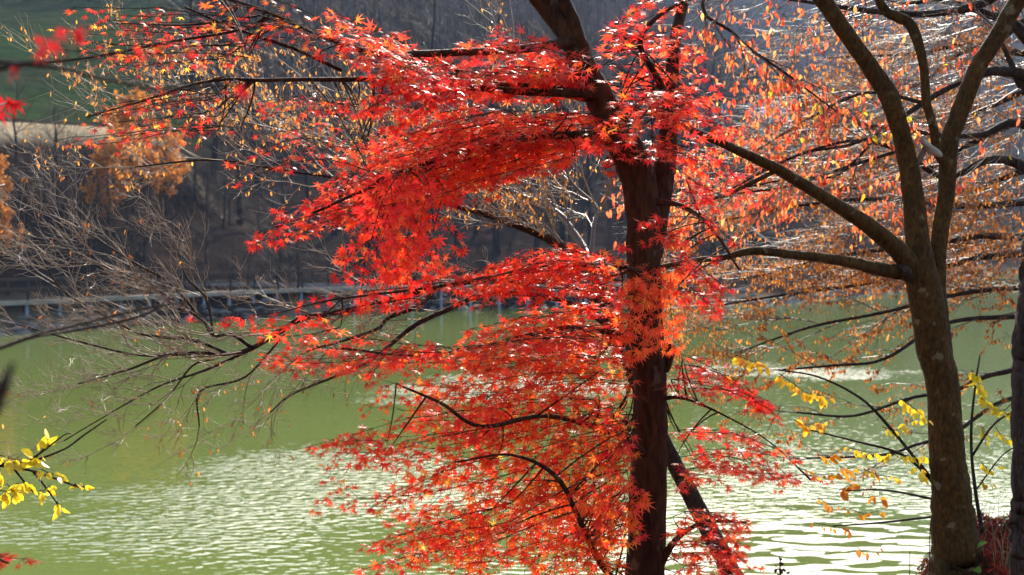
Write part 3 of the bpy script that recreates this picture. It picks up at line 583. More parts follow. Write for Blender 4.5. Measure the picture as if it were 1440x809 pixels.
# ---------------------------------------------------------------- smooth-barked tree on the right
def right_tree():
    d = 7.8; b = P(1345, 795, d); b[2] = grd(b[0], b[1]) - .03
    root = thing('smooth_barked_tree', b, 'smooth olive-brown tree on the leafy bank, trunk dividing into three stems above a dark knot', 'tree')
    rng = np.random.RandomState(3); mb = MB()
    limb(mb, [(1352, 830, d, 110), (1348, 798, d, 84), (1345, 770, d, 70), (1339, 700, d, 57), (1333, 640, d, 51), (1325, 540, d, 46), (1312, 490, d, 47), (1304, 430, d, 48), (1296, 385, d, 45), (1291, 345, d, 35), (1283, 270, d, 30), (1270, 200, d - .05, 26), (1255, 150, d - .1, 27), (1244, 125, d - .1, 27), (1204, 67, d - .15, 23), (1157, 0, d - .2, 23), (1115, -65, d - .2, 20), (1060, -180, d - .3, 13)], 18, 7, .14, rng)
    mb.build('trunk', M_BARK_SMOOTH, root)
    rs = MB(); limb(rs, [(1342, 620, d + .03, 30), (1332, 540, d + .05, 28), (1323, 470, d + .07, 28), (1318, 400, d + .08, 26), (1321, 340, d + .1, 24), (1331, 270, d + .12, 24), (1335, 200, d + .12, 26), (1347, 165, d + .12, 26), (1373, 100, d + .1, 24), (1403, 50, d + .1, 24), (1432, 0, d + .1, 24), (1480, -70, d, 20), (1540, -190, d, 13)], 16, 7, .13, rng)
    rs.build('stem', M_BARK_SMOOTH, root)
    ms = MB(); limb(ms, [(1332, 235, d + .1, 12), (1318, 213, d + .05, 13), (1312, 177, d, 13), (1303, 143, d, 13), (1300, 100, d, 13), (1293, 67, d, 14), (1280, 35, d, 16), (1262, 24, d, 15), (1245, 15, d, 13), (1230, -15, d, 11), (1205, -90, d, 7)], 12, 7, .2, rng)
    ms.build('stem', M_BARK_SMOOTH, root)
    def br(px, sd, ex=()):
        m = MB(); limb(m, px, 12, 7, .13, np.random.RandomState(sd))
        for e in ex: limb(m, e, 6, 5, .1, np.random.RandomState(sd + 1))
        return m.build('branch', M_BARK_SMOOTH, root)
    br([(1292, 385, d, 34), (1275, 365, d - .05, 30), (1258, 348, d - .1, 27), (1223, 318, d - .2, 24), (1177, 289, d - .3, 20), (1137, 264, d - .4, 18), (1120, 254, d - .45, 17), (1093, 238, d - .5, 16), (1027, 207, d - .6, 12), (960, 177, d - .7, 9), (925, 160, d - .75, 6), (880, 150, d - .8, 4)], 2,
       ([(1095, 238, d - .5, 7), (1060, 256, d - .5, 7), (1030, 270, d - .5, 5), (1000, 282, d - .5, 3)],))
    br([(1292, 382, d, 30), (1262, 382, d - .05, 22), (1227, 377, d - .15, 20), (1210, 372, d - .2, 17), (1160, 363, d - .3, 15), (1110, 358, d - .4, 13), (1060, 353, d - .5, 12), (1017, 362, d - .55, 9), (980, 366, d - .6, 8), (930, 375, d - .7, 7), (880, 383, d - .8, 5), (835, 395, d - .8, 3)], 4)
    kn = MB(); limb(kn, [(1266, 372, d - .07, 8), (1271, 379, d - .09, 17), (1276, 386, d - .09, 18), (1280, 396, d - .06, 9)], 12, 5, .7); kn.build('knot', M_BARK_DARK, root)
    st = MB(); limb(st, [(1322, 218, d + .04, 8), (1314, 212, d - .02, 11), (1305, 206, d - .06, 12), (1299, 199, d - .08, 9), (1298, 191, d - .1, 4)], 10, 5, .9); o = st.build('stub', plain('bare_wood', (.30, .27, .2)), root); o['label'] = 'pale broken stub'
    bs = plain('dead_wood', (.13, .06, .035)); st = MB(); limb(st, [(1304, 200, d - .02, 7), (1294, 222, d - .05, 9), (1290, 232, d - .06, 3)], 7, 3, .3); st.build('stub', bs, root)
right_tree()

def rough_tree():
    d = 5.6; x = P(1456, 809, d)[0]
    root = thing('rough_barked_tree', (x, d, grd(x, d) - .05), 'rough flaky-barked trunk at the edge of the view beside the smooth olive-brown tree', 'tree')
    mb = MB(); rng = np.random.RandomState(8)
    q = [(1462, 1100, d, 100), (1457, 900, d, 78), (1455, 809, d, 70), (1456, 700, d, 66), (1459, 540, d, 66), (1466, 400, d, 62), (1474, 330, d, 60), (1500, 200, d, 56), (1540, 0, d, 50), (1570, -200, d, 40), (1580, -500, d, 26)]
    limb(mb, q, 40, 24, .35, rng); mb.build('trunk', M_BARK_ROUGH, root)
    tw = Twigs(); top = P(1570, -200, d); m2 = MB()
    for k in range(7): grow(tw, top + [0, 0, k * .12], rng.normal(0, 1, 3) + [.3, 0, .8], 1.2, .015, 2, rng, 4)
    tw.put(m2, 4); m2.build('branch', M_BARK_DARK, root)
rough_tree()

# ---------------------------------------------------------------- beech and hornbeam reaching in from the right
def beech():
    d = 9.3; x = P(1560, 700, d)[0]
    root = thing('beech_tree', (x, d, grd(x, d) - .05), 'beech with hanging translucent orange-pink leaves reaching in between the stems of the smooth tree', 'tree')
    mb = MB(); rng = np.random.RandomState(14)
    limb(mb, [(1560, 1000, d, 70), (1555, 700, d, 55), (1540, 400, d, 50), (1520, 200, d, 44), (1480, 60, d, 38), (1440, -40, d, 30), (1400, -160, d, 22), (1350, -320, d, 10)], 14, 6, .2, rng); mb.build('trunk', M_BARK_DARK, root)
    kw = dict(L=.6, lvl=2, r=.006, nch=6, trop=(-.05, 0, -.03), lead=(-.45, 0, .0), wig=.16)
    B = dict(lv_hue=(.46, .24), tpl=NARROW, lmat=M_BEECH, lsize=.044, hang=1.1, tmat=M_TWIGBROWN)
    twig_part(root, [(1510, 180, d, 26), (1460, 115, d, 18), (1400, 100, d - .1, 14), (1345, 118, d - .1, 9), (1290, 150, d - .2, 8), (1240, 185, d - .2, 6), (1190, 205, d - .3, 4), (1130, 215, d - .3, 4), (1070, 240, d - .4, 3)], 41, kw, 15, nleaf=800, **B,
              extra=([(1300, 145, d - .2, 7), (1220, 130, d - .3, 5), (1150, 160, d - .4, 4), (1090, 195, d - .4, 3)], [(1240, 185, d - .2, 5), (1180, 245, d - .3, 4), (1120, 250, d - .3, 3), (1040, 265, d - .4, 3)]))
    twig_part(root, [(1530, 300, d, 26), (1440, 235, d, 16), (1390, 225, d, 12), (1330, 250, d, 9), (1270, 215, d - .1, 7), (1220, 199, d - .2, 6), (1170, 203, d - .3, 4), (1100, 228, d - .4, 4), (1030, 265, d - .4, 3)], 42, kw, 15, nleaf=950, **B,
              extra=([(1270, 210, d - .1, 6), (1190, 235, d - .2, 5), (1110, 262, d - .3, 4), (1010, 275, d - .4, 3)],))
    twig_part(root, [(1400, -160, d, 20), (1300, -60, d - .2, 14), (1200, -40, d - .4, 10), (1090, -20, d - .6, 8), (1000, -10, d - .7, 6), (992, 20, d - .7, 5), (1027, 43, d - .7, 5), (1047, 63, d - .7, 5), (1070, 80, d - .7, 5), (1100, 100, d - .7, 4), (1127, 120, d - .7, 3), (1180, 160, d - .7, 2)], 43, dict(kw, lead=(0, 0, -.4), L=.4), 14, nleaf=450, **B)
    twig_part(root, [(1440, -40, d, 22), (1380, 5, d, 14), (1300, 20, d - .1, 10), (1220, 15, d - .2, 8), (1150, 5, d - .2, 5), (1080, -5, d - .3, 4)], 44, kw, 12, nleaf=130, **B)
    twig_part(root, [(1500, 120, d, 24), (1450, 60, d + .1, 20), (1420, 30, d + .1, 15), (1390, 20, d + .2, 12), (1330, 2, d + .2, 8), (1270, 5, d + .2, 5)], 45, dict(kw, lead=(-.2, 0, 0)), 12, nleaf=60, **B,
              extra=([(1470, 80, d, 14), (1440, 120, d, 14), (1420, 85, d, 8), (1400, 40, d, 5)],))
    o = twig_part(root, [(1530, 260, d, 22), (1440, 175, d, 14), (1380, 190, d - .1, 9), (1320, 190, d - .1, 7), (1260, 180, d - .2, 5), (1200, 175, d - .3, 3)], 46, kw, 10, nleaf=60, lv_hue=(.55, .25), tpl=OVATE, lmat=M_YELLOW, lsize=.055)
beech()
def hornbeam():
    d = 11.5; x = P(1640, 700, d)[0]
    root = thing('hornbeam_tree', (x, d, grd(x, d) - .3), 'hornbeam with tiny brown-orange leaves on long dark branches sweeping low behind the smooth tree', 'tree')
    mb = MB(); rng = np.random.RandomState(15)
    limb(mb, [(1650, 1100, d, 90), (1640, 700, d, 70), (1620, 500, d, 62), (1600, 300, d, 55), (1580, 100, d, 46), (1600, -200, d, 20)], 14, 6, .2, rng); mb.build('trunk', M_BARK_DARK, root)
    kw = dict(L=.8, lvl=2, r=.0065, nch=7, trop=(-.09, 0, -.02), lead=(-.6, 0, .05), wig=.14, ang=(20, 45))
    B = dict(lv_hue=(.52, .2), lmat=M_SMALL, lsize=.029, hang=1.0, tmat=M_TWIGBROWN)
    rows = [([(1600, 270, d, 24), (1500, 270, d, 14), (1437, 285, d - .2, 11), (1340, 290, d - .4, 8), (1230, 280, d - .5, 6), (1120, 290, d - .6, 4), (1020, 310, d - .7, 3)], 700),
            ([(1605, 330, d, 24), (1500, 320, d, 15), (1436, 333, d - .1, 12), (1380, 332, d - .2, 9), (1300, 345, d - .3, 7), (1180, 360, d - .4, 5), (1060, 390, d - .5, 3)], 700),
            ([(1610, 380, d, 22), (1500, 345, d + .2, 14), (1436, 357, d + .1, 11), (1380, 362, d + .1, 9), (1310, 380, d, 6), (1210, 400, d - .2, 5), (1100, 415, d - .3, 4), (1010, 430, d - .4, 3)], 700),
            ([(1612, 420, d, 22), (1500, 395, d - .2, 12), (1433, 405, d - .3, 8), (1393, 407, d - .4, 7), (1328, 418, d - .5, 6), (1240, 440, d - .6, 5), (1140, 460, d - .7, 4), (1040, 495, d - .8, 2)], 600),
            ([(1618, 480, d, 22), (1500, 440, d - .5, 12), (1432, 445, d - .6, 8), (1330, 455, d - .7, 6), (1243, 505, d - .8, 5), (1173, 514, d - .8, 4), (1100, 520, d - .8, 3)], 250),
            ([(1620, 520, d, 22), (1500, 500, d - .8, 12), (1420, 522, d - 1, 8), (1385, 530, d - 1, 7), (1340, 550, d - 1, 6), (1280, 560, d - 1, 5), (1200, 585, d - 1.1, 4), (1120, 580, d - 1.1, 3)], 110),
            ([(1625, 560, d, 22), (1500, 540, d - 1, 11), (1425, 560, d - 1.2, 7), (1390, 575, d - 1.2, 6), (1340, 610, d - 1.2, 6), (1290, 625, d - 1.3, 5), (1240, 640, d - 1.3, 4), (1127, 645, d - 1.4, 3)], 60)]
    for i, (px, nl) in enumerate(rows):
        k = dict(kw) if i < 4 else dict(kw, L=.5, nch=3)
        twig_part(root, px, 60 + i, k, 20 if i < 4 else 9, nleaf=int(nl * 5), **B)
    for sd, px in ((72, [(1590, 120, d, 20), (1500, 110, d, 13), (1437, 130, d, 10), (1390, 150, d, 8), (1340, 160, d, 6), (1270, 170, d, 4), (1180, 190, d, 3)]), (73, [(1595, 230, d, 20), (1500, 225, d, 13), (1440, 240, d, 10), (1380, 262, d, 7), (1320, 280, d, 5), (1240, 310, d, 4), (1150, 330, d, 3)]), (74, [(1585, 20, d, 20), (1500, 10, d, 13), (1440, 30, d, 10), (1400, 60, d, 8), (1350, 75, d, 6), (1290, 120, d, 4), (1230, 130, d, 3)])):
        twig_part(root, px, sd, dict(kw, lead=(-.3, 0, .1)), 22, nleaf=1600, **B)
    twig_part(root, [(1590, 180, d, 22), (1500, 160, d, 14), (1437, 170, d, 11), (1370, 200, d, 9), (1300, 240, d, 6), (1220, 262, d - .1, 4), (1120, 270, d - .2, 3)], 70, kw, 20, nleaf=3200, **B)
    twig_part(root, [(1580, 80, d, 20), (1500, 60, d, 14), (1440, 75, d, 11), (1370, 60, d, 8), (1290, 75, d, 5), (1190, 80, d - .1, 3)], 71, kw, 20, nleaf=2200, **B)
hornbeam()

# ---------------------------------------------------------------- saplings with yellow and orange leaves
def leaf_chain(lb, tw, px, n, rng, hue, hv, size, tpl=OVATE, hang=.9, off=.02):
    q = spline(pxl(px), 6); q = resample(q, max(n, 4)); tw_r = np.linspace(.0028, .0009, len(q)); tw.tube(q, tw_r, 4)
    T = nrm(np.gradient(q, axis=0))
    for i in range(n):
        j = int(i * (len(q) - 1) / max(n - 1, 1)); s = rng.choice([-1, 1]); dr = T[j] * .4 + np.array([rng.normal(0, .5), rng.normal(0, .5), -hang * rng.uniform(.3, 1.3)])
        dr = nrm(dr); nm = np.array([rng.normal(0, .7), -.8, rng.normal(0, .6)]); p = q[j] + dr * .012
        tw.tube(np.array([q[j], p]), .0007, 3, cap=False)
        lb.leaves(tpl, p[None], dr[None], nm[None], .86 * size * rng.uniform(.65, 1.25), np.clip(hue + rng.normal(0, hv), 0, 1), np.array([rng.uniform(-.5, .2)]))
def sapling(name, base, label, cat, stems, chains, seed, leafmat=M_YELLOW):
    rng = np.random.RandomState(seed); root = thing(name, base, label, cat); mb, lb = MB(), MB()
    for s in stems: limb(mb, s, 6, 6, .1, rng)
    for c in chains: leaf_chain(lb, mb, c[0], c[1], rng, c[2], c[3], c[4], hang=c[5] if len(c) > 5 else .9)
    mb.build('stem', M_BARK_DARK, root); lb.build('leaves', leafmat, root, smooth=False); return root
def saplings():
    d = 7.5; b = P(1318, 700, d); g = P(1300, 800, d); gz = grd(g[0], d)
    sapling('sapling', (P(1338, 800, 8.1)[0], 8.1, grd(P(1338, 800, 8.1)[0], 8.1)), 'thin sapling hung with orange and yellow oval leaves against the smooth olive-brown trunk', 'sapling',
        [[(1338, 812, 8.1, 8), (1330, 740, 8.1, 7), (1312, 680, 8.05, 6), (1283, 640, d, 5), (1250, 600, d, 5), (1210, 560, d, 4), (1150, 530, d, 3), (1090, 520, d, 2)],
         [(1312, 678, 8.05, 5), (1270, 640, d, 4), (1200, 620, d, 3), (1140, 605, d, 2)], [(1326, 705, 8.1, 4), (1250, 690, d - .1, 3), (1190, 690, d - .2, 2)], [(1328, 725, 8.1, 4), (1240, 735, d - .1, 3), (1170, 740, d - .2, 2)]],
        [([(1035, 500, d), (1050, 505, d), (1075, 515, d)], 14, .75, .12, .058), ([(1095, 525, d), (1110, 535, d), (1130, 550, d), (1165, 560, d)], 18, .72, .1, .062), ([(1115, 590, d), (1135, 597, d), (1165, 590, d)], 12, .85, .06, .062),
         ([(1150, 640, d), (1170, 640, d), (1190, 625, d)], 10, .8, .1, .055), ([(1195, 630, d), (1215, 635, d), (1245, 640, d)], 12, .6, .15, .052), ([(1265, 560, d), (1280, 570, d), (1303, 590, d)], 12, .6, .12, .055), ([(1240, 600, d), (1260, 605, d), (1285, 590, d)], 10, .4, .15, .05),
         ([(1250, 635, d), (1270, 640, d), (1300, 640, d)], 10, .45, .12, .05), ([(1180, 655, d), (1190, 660, d), (1205, 655, d)], 6, .9, .05, .06), ([(1180, 690, d - .1), (1190, 685, d - .1), (1200, 680, d - .1)], 8, .95, .05, .06), ([(1220, 700, d), (1230, 698, d), (1240, 700, d)], 6, .95, .05, .055),
         ([(1145, 735, d - .2), (1170, 740, d - .2), (1195, 745, d - .2)], 8, .98, .04, .05), ([(1130, 660, d - .1), (1150, 668, d - .1), (1175, 665, d - .1)], 8, .85, .1, .045), ([(1195, 715, d - .2), (1215, 722, d - .2), (1240, 718, d - .2)], 8, .9, .1, .042), ([(1150, 700, d - .2), (1165, 708, d - .2), (1185, 712, d - .2)], 7, .95, .05, .045), ([(1215, 660, d - .1), (1235, 668, d - .1), (1262, 672, d - .1)], 8, .75, .15, .042), ([(1205, 770, d - .2), (1215, 775, d - .2), (1235, 770, d - .2)], 5, 1, .03, .045), ([(1290, 655, d), (1297, 660, d), (1302, 668, d)], 5, .6, .1, .06)], 81)
    d2 = 6.6; g2 = P(1400, 780, d2)
    sapling('sapling', (P(1398, 800, 8.2)[0], 8.2, grd(P(1398, 800, 8.2)[0], 8.2)), 'slender yellow-leaved sapling between the smooth olive trunk and the rough-barked trunk', 'sapling',
        [[(1398, 812, 8.2, 7), (1380, 740, 8.2, 6), (1368, 660, 8.2, 5), (1366, 600, 8.2, 4), (1372, 540, 8.2, 3), (1378, 500, 8.2, 2)], [(1392, 780, 8.2, 4), (1420, 735, 8.2, 3), (1460, 700, 8.2, 2)], [(1368, 640, 8.2, 4), (1400, 595, 8.2, 3), (1450, 565, 8.2, 2)], [(1372, 690, 8.2, 3), (1410, 640, 8.2, 2), (1440, 625, 8.2, 2)]],
        [([(1366, 520, 8.2), (1374, 535, 8.2), (1385, 560, 8.2)], 16, .3, .12, .07), ([(1380, 560, 8.2), (1400, 575, 8.2), (1425, 585, 8.2)], 16, .22, .12, .06), ([(1400, 600, 8.2), (1410, 615, 8.2), (1425, 620, 8.2)], 8, .25, .12, .06), ([(1380, 650, 8.2), (1390, 660, 8.2), (1400, 655, 8.2)], 7, .3, .2, .05), ([(1380, 675, 8.2), (1385, 680, 8.2), (1395, 678, 8.2)], 7, .5, .2, .05), ([(1380, 600, 8.2), (1384, 612, 8.2), (1386, 625, 8.2)], 5, .2, .1, .05)], 82)
    d = 6.0; b = P(-130, 900, d)
    sapling('yellow_shrub', (b[0], d, grd(b[0], d)), 'shrub with bright yellow oval leaves reaching in alone over the open rippled water', 'shrub',
        [[(-130, 1000, d, 16), (-110, 820, d, 12), (-60, 700, d, 9), (0, 655, d, 5), (40, 650, d, 4), (90, 632, d, 3), (118, 612, d, 3), (150, 590, d, 2)], [(0, 655, d, 4), (40, 661, d, 4), (75, 672, d, 3), (105, 683, d, 3), (120, 685, d, 2)], [(20, 660, d, 3), (40, 685, d, 3), (52, 697, d, 2)], [(45, 662, d, 3), (60, 680, d, 3), (78, 705, d, 2), (82, 712, d, 2)], [(30, 655, d, 3), (60, 635, d, 3), (90, 612, d, 2), (100, 610, d, 1.5)]],
        [([(0, 640, d), (20, 646, d), (45, 648, d), (62, 643, d)], 17, .35, .1, .062, .3), ([(50, 645, d), (62, 630, d), (72, 625, d)], 5, .4, .08, .075, -.4), ([(0, 690, d), (12, 690, d), (24, 680, d), (40, 678, d)], 16, .3, .1, .06), ([(10, 680, d), (20, 695, d), (16, 700, d)], 6, .35, .1, .06), ([(58, 660, d), (75, 668, d), (92, 672, d)], 6, .35, .1, .06, .0),
         ([(55, 690, d), (62, 690, d), (70, 682, d)], 6, .4, .1, .055), ([(105, 680, d), (112, 684, d), (120, 685, d)], 5, .5, .1, .055, .1), ([(80, 705, d), (84, 712, d), (86, 716, d)], 4, .4, .1, .05), ([(-40, 660, d), (-20, 665, d), (0, 660, d)], 10, .35, .1, .06)], 83)
saplings()

# ---------------------------------------------------------------- out-of-focus maple close to the camera
def near_maple():
    d = 2.3; b = P(-420, 700, 2.6)
    root = thing('young_maple_tree', (b[0], 2.6, grd(b[0], 2.6)), 'young maple very near, its few red leaves toned dark for shade and thin branches blurred out of focus', 'tree')
    rng = np.random.RandomState(21); mb = MB()
    limb(mb, [(-420, 1900, 2.6, 60), (-420, 700, 2.6, 55), (-400, 300, 2.6, 40), (-380, -100, 2.6, 20), (-370, -400, 2.6, 8)], 12, 6, .2, rng); mb.build('trunk', M_BARK_MAPLE, root)
    def br(px, lf, sd, sz=.045):
        rng = np.random.RandomState(sd); m = MB(); limb(m, px, 6, 6, .1); lb = MB(); q = spline(np.array([P(*r[:3]) for r in px]), 8)
        for u, v, dd in lf:
            p = P(u, v, dd); j = np.argmin(np.linalg.norm(q - p, axis=1)); m.twigs(np.array([[q[j], (q[j] + p) / 2 + [0, 0, -.004], p]]), np.array([[.0012, .001, .0006]]))
            for _ in range(2 if rng.random() < .4 else 1):
                dr = np.array([rng.normal(0, .5), rng.normal(0, .5), -.8]); lb.leaves(MAPLE, p[None], nrm(dr)[None], np.array([[rng.normal(0, .4), -1, .5]]), sz * rng.uniform(.8, 1.2), rng.uniform(.0, .06), np.array([-.2]))  # lowest hues: the shade on these near leaves is put into their colour
        o = m.build('branch', M_BARK_DARK, root)
        if lf: lb.build('leaves', M_MAPLE, o, smooth=False)
    br([(-395, 250, 2.6, 20), (-200, 150, 2.3, 14), (0, 97, 2.0, 8), (60, 88, 1.95, 5), (120, 84, 1.9, 4), (180, 70, 1.9, 3)], [(20, 96, 1.95), (60, 68, 1.9), (75, 62, 1.9), (85, 42, 1.9), (108, 42, 1.9), (55, 75, 1.9), (112, 50, 1.9), (192, 68, 1.9), (55, 55, 1.9)], 1, .02)
    br([(-390, 180, 2.6, 18), (-150, 90, 2.4, 10), (50, 92, 2.2, 7), (150, 112, 2.1, 6), (230, 125, 2.1, 5), (330, 118, 2.1, 3)], [(335, 122, 2.1), (346, 128, 2.1)], 2, .022)
    br([(-400, 320, 2.6, 18), (-200, 200, 2.7, 8), (-40, 160, 3.0, 4), (10, 145, 3.2, 3)], [(5, 143, 3.2), (15, 143, 3.2), (22, 146, 3.2), (0, 160, 3.2)], 3, .034)
    br([(-410, 640, 2.6, 22), (-250, 560, 2.6, 12), (-60, 505, 2.7, 7), (0, 488, 2.8, 6), (60, 468, 2.9, 5), (130, 452, 3.0, 4), (200, 435, 3.0, 3), (260, 425, 3.0, 2)], [], 4)
    br([(-250, 560, 2.6, 10), (-60, 505, 2.75, 7), (0, 490, 2.85, 5), (50, 474, 3.0, 4), (120, 462, 3.1, 4), (210, 440, 3.1, 4), (245, 405, 3.2, 2)], [], 5)
    br([(-415, 800, 2.6, 20), (-150, 640, 1.6, 12), (-30, 590, 1.2, 22), (0, 552, 1.15, 22), (12, 525, 1.15, 12), (20, 508, 1.15, 4)], [], 6)
    br([(-418, 1000, 2.6, 24), (-300, 900, 3.2, 12), (-120, 810, 4.2, 6), (-20, 785, 4.6, 4), (12, 792, 4.7, 3)], [], 7)
    # sharp orange spray in the corner
    tw, lv = FTw(), Leaves(); mass(tw, lv, [(-90, 790, 4.8), (-50, 775, 4.8), (-20, 772, 4.8), (15, 770, 4.8)], [(-90, 810, 4.8), (-40, 800, 4.8), (-10, 800, 4.8), (25, 806, 4.8)], 4, np.random.RandomState(6), hue=.55, face=.4, side=.09, dj=.1)
    m = MB(); tw.put(m); m.tube(np.array([P(-120, 810, 4.2), P(-90, 800, 4.8)]), .004, 5); o = m.build('branch', M_BARK_MAPLE, root); lb = MB(); lv.put(lb, MAPLE, np.random.RandomState(7)); lb.build('leaves', M_MAPLE, o, smooth=False)
near_maple()

# ---------------------------------------------------------------- bank: fallen leaves, grass, seedlings, stalk
def bank():
    rng = np.random.RandomState(77); n = 9000
    x = np.r_[rng.uniform(-3, 7, n), rng.uniform(1.9, 4, 9000)]; y = np.r_[rng.uniform(3.5, 10, n), rng.uniform(6.4, 9.4, 9000)]; n = len(x); keep = (y < 9.6) & (rng.random(n) < np.where(x > 1.5, 1, .4)); x, y = x[keep], y[keep]; z = terrain(x, y)
    e = .05; nx = -(terrain(x + e, y) - z) / e; ny = -(terrain(x, y + e) - z) / e; nm = np.stack([nx, ny, np.ones_like(nx)], 1) + rng.normal(0, .45, (len(x), 3))
    dr = np.c_[rng.normal(0, 1, (len(x), 2)), rng.normal(0, .25, len(x))]
    mb = MB(); mb.leaves(MAPLE, np.c_[x, y, z + rng.uniform(.005, .04, len(x))], dr, nm, .04 * rng.uniform(.7, 1.2, len(x)), np.clip(rng.normal(.22, .16, len(x)), 0, 1), rng.uniform(-.4, .5, len(x)))
    tag(mb.build('fallen_leaves', M_LITTER, smooth=False), kind='stuff')
    n = 1500; u = rng.uniform(1.9, 4.2, n); v = rng.uniform(7.2, 9.9, n); kp = (rng.random(n) < np.where(u < 2.6, 1, .5)); u, v = u[kp], v[kp]; n = len(u); z = terrain(u, v)
    h = rng.uniform(.05, .22, n) * np.where(rng.random(n) < .1, 1.6, 1); lean = rng.normal(0, .5, (n, 2)) * h[:, None]
    b = np.c_[u, v, z]; m = b + np.c_[lean * .35, h * .6]; t = b + np.c_[lean, h]
    gb = MB(); gb.twigs(np.stack([b, m, t], 1), np.tile([.0022, .0016, .0004], (n, 1)), 3, np.clip(rng.normal(.55, .25, n), 0, 1)); tag(gb.build('grass', M_DRY), kind='stuff')
    for k, (px, py, dd, lab, nl) in enumerate([(1300, 758, 7.6, 'glossy green seedling against the foot of the smooth olive trunk, tallest there', 9), (1272, 790, 7.5, 'low green seedling at the water edge beside the smooth olive trunk', 6), (1366, 772, 7.6, 'dark green seedling leaning on the root flare facing the rough-barked trunk', 6)]):
        p = P(px, py, dd); g = np.array([p[0], dd, grd(p[0], dd)]); root = thing('seedling', g, lab, 'seedling', 'green seedlings on the bank')
        mb, lb = MB(), MB(); top = np.array([p[0] + .02, dd - .03, max(p[2] + .06, g[2] + .1)]); mb.tube(spline([g, (g + top) / 2 + [.01, 0, 0], top], 4), .0025, 5); mb.build('stem', M_BARK_DARK, root)
        for i in range(nl):
            q = g + (top - g) * rng.uniform(.35, 1); dr = np.array([rng.normal(0, 1), rng.normal(-.3, .7), rng.uniform(-.1, .5)]); lb.leaves(OVATE, q[None], dr[None], np.array([[rng.normal(0, .4), -.3, 1]]), rng.uniform(.05, .085), rng.uniform(.1, .95), np.array([-.2]))
        lb.build('leaves', M_GREEN, root, smooth=False)
    d = 6.2; p = P(1097, 770, d); g = np.array([p[0], d, grd(p[0], d)]); mb = MB(); mb.tube(spline([g, (g + p) / 2 + [.01, 0, 0], P(1097, 784, d)], 4), .003, 5)
    root = thing('dry_stalk', g, 'thin dark dried plant stalk standing against the white glitter below the orange leaves', 'plant'); mb.build('stem', M_BARK_DARK, root)
    lb = MB()
    for i in range(26):
        q = P(1097 + rng.normal(0, 3), rng.uniform(782, 815), d); lb.leaves(OVATE, q[None], rng.normal(0, 1, (1, 3)), rng.normal(0, 1, (1, 3)), rng.uniform(.012, .025), .0, np.array([.2]))
    lb.build('leaves', M_BARK_DARK, root)
bank()

# ---------------------------------------------------------------- boardwalk on steel piles along the far shore
def boardwalk():
    path = spline(np.array([(-46, 49), (-33.5, 63), (-26.0, 71.2), (-18.5, 81.5), (-11, 91), (-1, 95.2), (9, 97.2)], float), 8)
    path = np.c_[path, np.zeros(len(path))]; L = np.sum(np.linalg.norm(np.diff(path, axis=0), axis=1)); n = int(L / 1.9); q = resample(path, n); T = nrm(np.gradient(q, axis=0)); S = np.stack([-T[:, 1], T[:, 0], np.zeros(n)], 1)
    zt = 1.58; root = thing('boardwalk', (float(q[n // 2, 0]), float(q[n // 2, 1]), 0), 'long lakeside boardwalk on grey-blue steel piles with a dark wooden railing, under the far bank', 'boardwalk')
    D, F, TR = MB(), MB(), [MB() for _ in range(2)]
    W = 2.0
    for i in range(n - 1):
        c = (q[i] + q[i + 1]) / 2; ax = q[i + 1] - q[i]; l = np.linalg.norm(ax); s = (S[i] + S[i + 1]) / 2
        D.box(c + s * W / 2 + [0, 0, zt - .06], (l, W - .1, .1), ax); F.box(c - s * .05 + [0, 0, zt - .08], (l, .08, .22), ax)
        for k, z in ((0, 1.1), (0, .6), (1, 1.1), (1, .6)):
            TR[k].box(c + s * (.12 if k == 0 else W - .12) + [0, 0, zt + z], (l, .07, .12 if z > 1 else .09), ax)
    D.build('deck', M_DECK, root, False); F.build('fascia', M_FASCIA, root, False)
    for k in range(2): TR[k].build('railing', M_RAIL, root, False)
    vis = [i for i in range(n)]
    p0 = None
    for i in vis:
        for k in range(2):
            m = MB(); o = S[i] * (.25 if k == 0 else W - .25); gz = min(-1.0, 0)
            m.tube(np.array([q[i] + o + [0, 0, -1.2], q[i] + o + [0, 0, zt - .12]]), .085 if k == 0 else .08, 8); m.build('pile', M_PILE, root)
        m = MB(); 
        for k in range(2): m = MB(); m.box(q[i] + S[i] * (.12 if k == 0 else W - .12) + [0, 0, zt + .56], (.1, .1, 1.16), T[i]); m.build('railing_post', M_RAIL, root, False)
boardwalk()
def rubble():
    rng = np.random.RandomState(55); mb = MB(); n = 900; x = rng.uniform(-45, 60, n); y = np.interp(x, SHX, SHY) + rng.normal(.9, .9, n); z = terrain(x, y)
    base = np.array([(1, 0, 0), (-1, 0, 0), (0, 1, 0), (0, -1, 0), (0, 0, 1), (0, 0, -1), (.7, .7, .3), (-.7, .7, .2), (.7, -.7, .3), (-.7, -.7, .2)], float)
    F = [[0, 6, 4], [6, 2, 4], [2, 7, 4], [7, 1, 4], [1, 9, 4], [9, 3, 4], [3, 8, 4], [8, 0, 4], [6, 0, 5], [2, 6, 5], [7, 2, 5], [1, 7, 5], [9, 1, 5], [3, 9, 5], [8, 3, 5], [0, 8, 5]]
    for i in range(n):
        s = .12 + .35 * rng.random() ** 3; mb.add(base * rng.uniform(.6, 1.3, (10, 3)) * s * [1.3, 1, .7] + [x[i], y[i], max(z[i], -.1)], [F])
    tag(mb.build('rubble', plain('stone', (.12, .11, .10), .9), smooth=False), kind='stuff')
rubble()
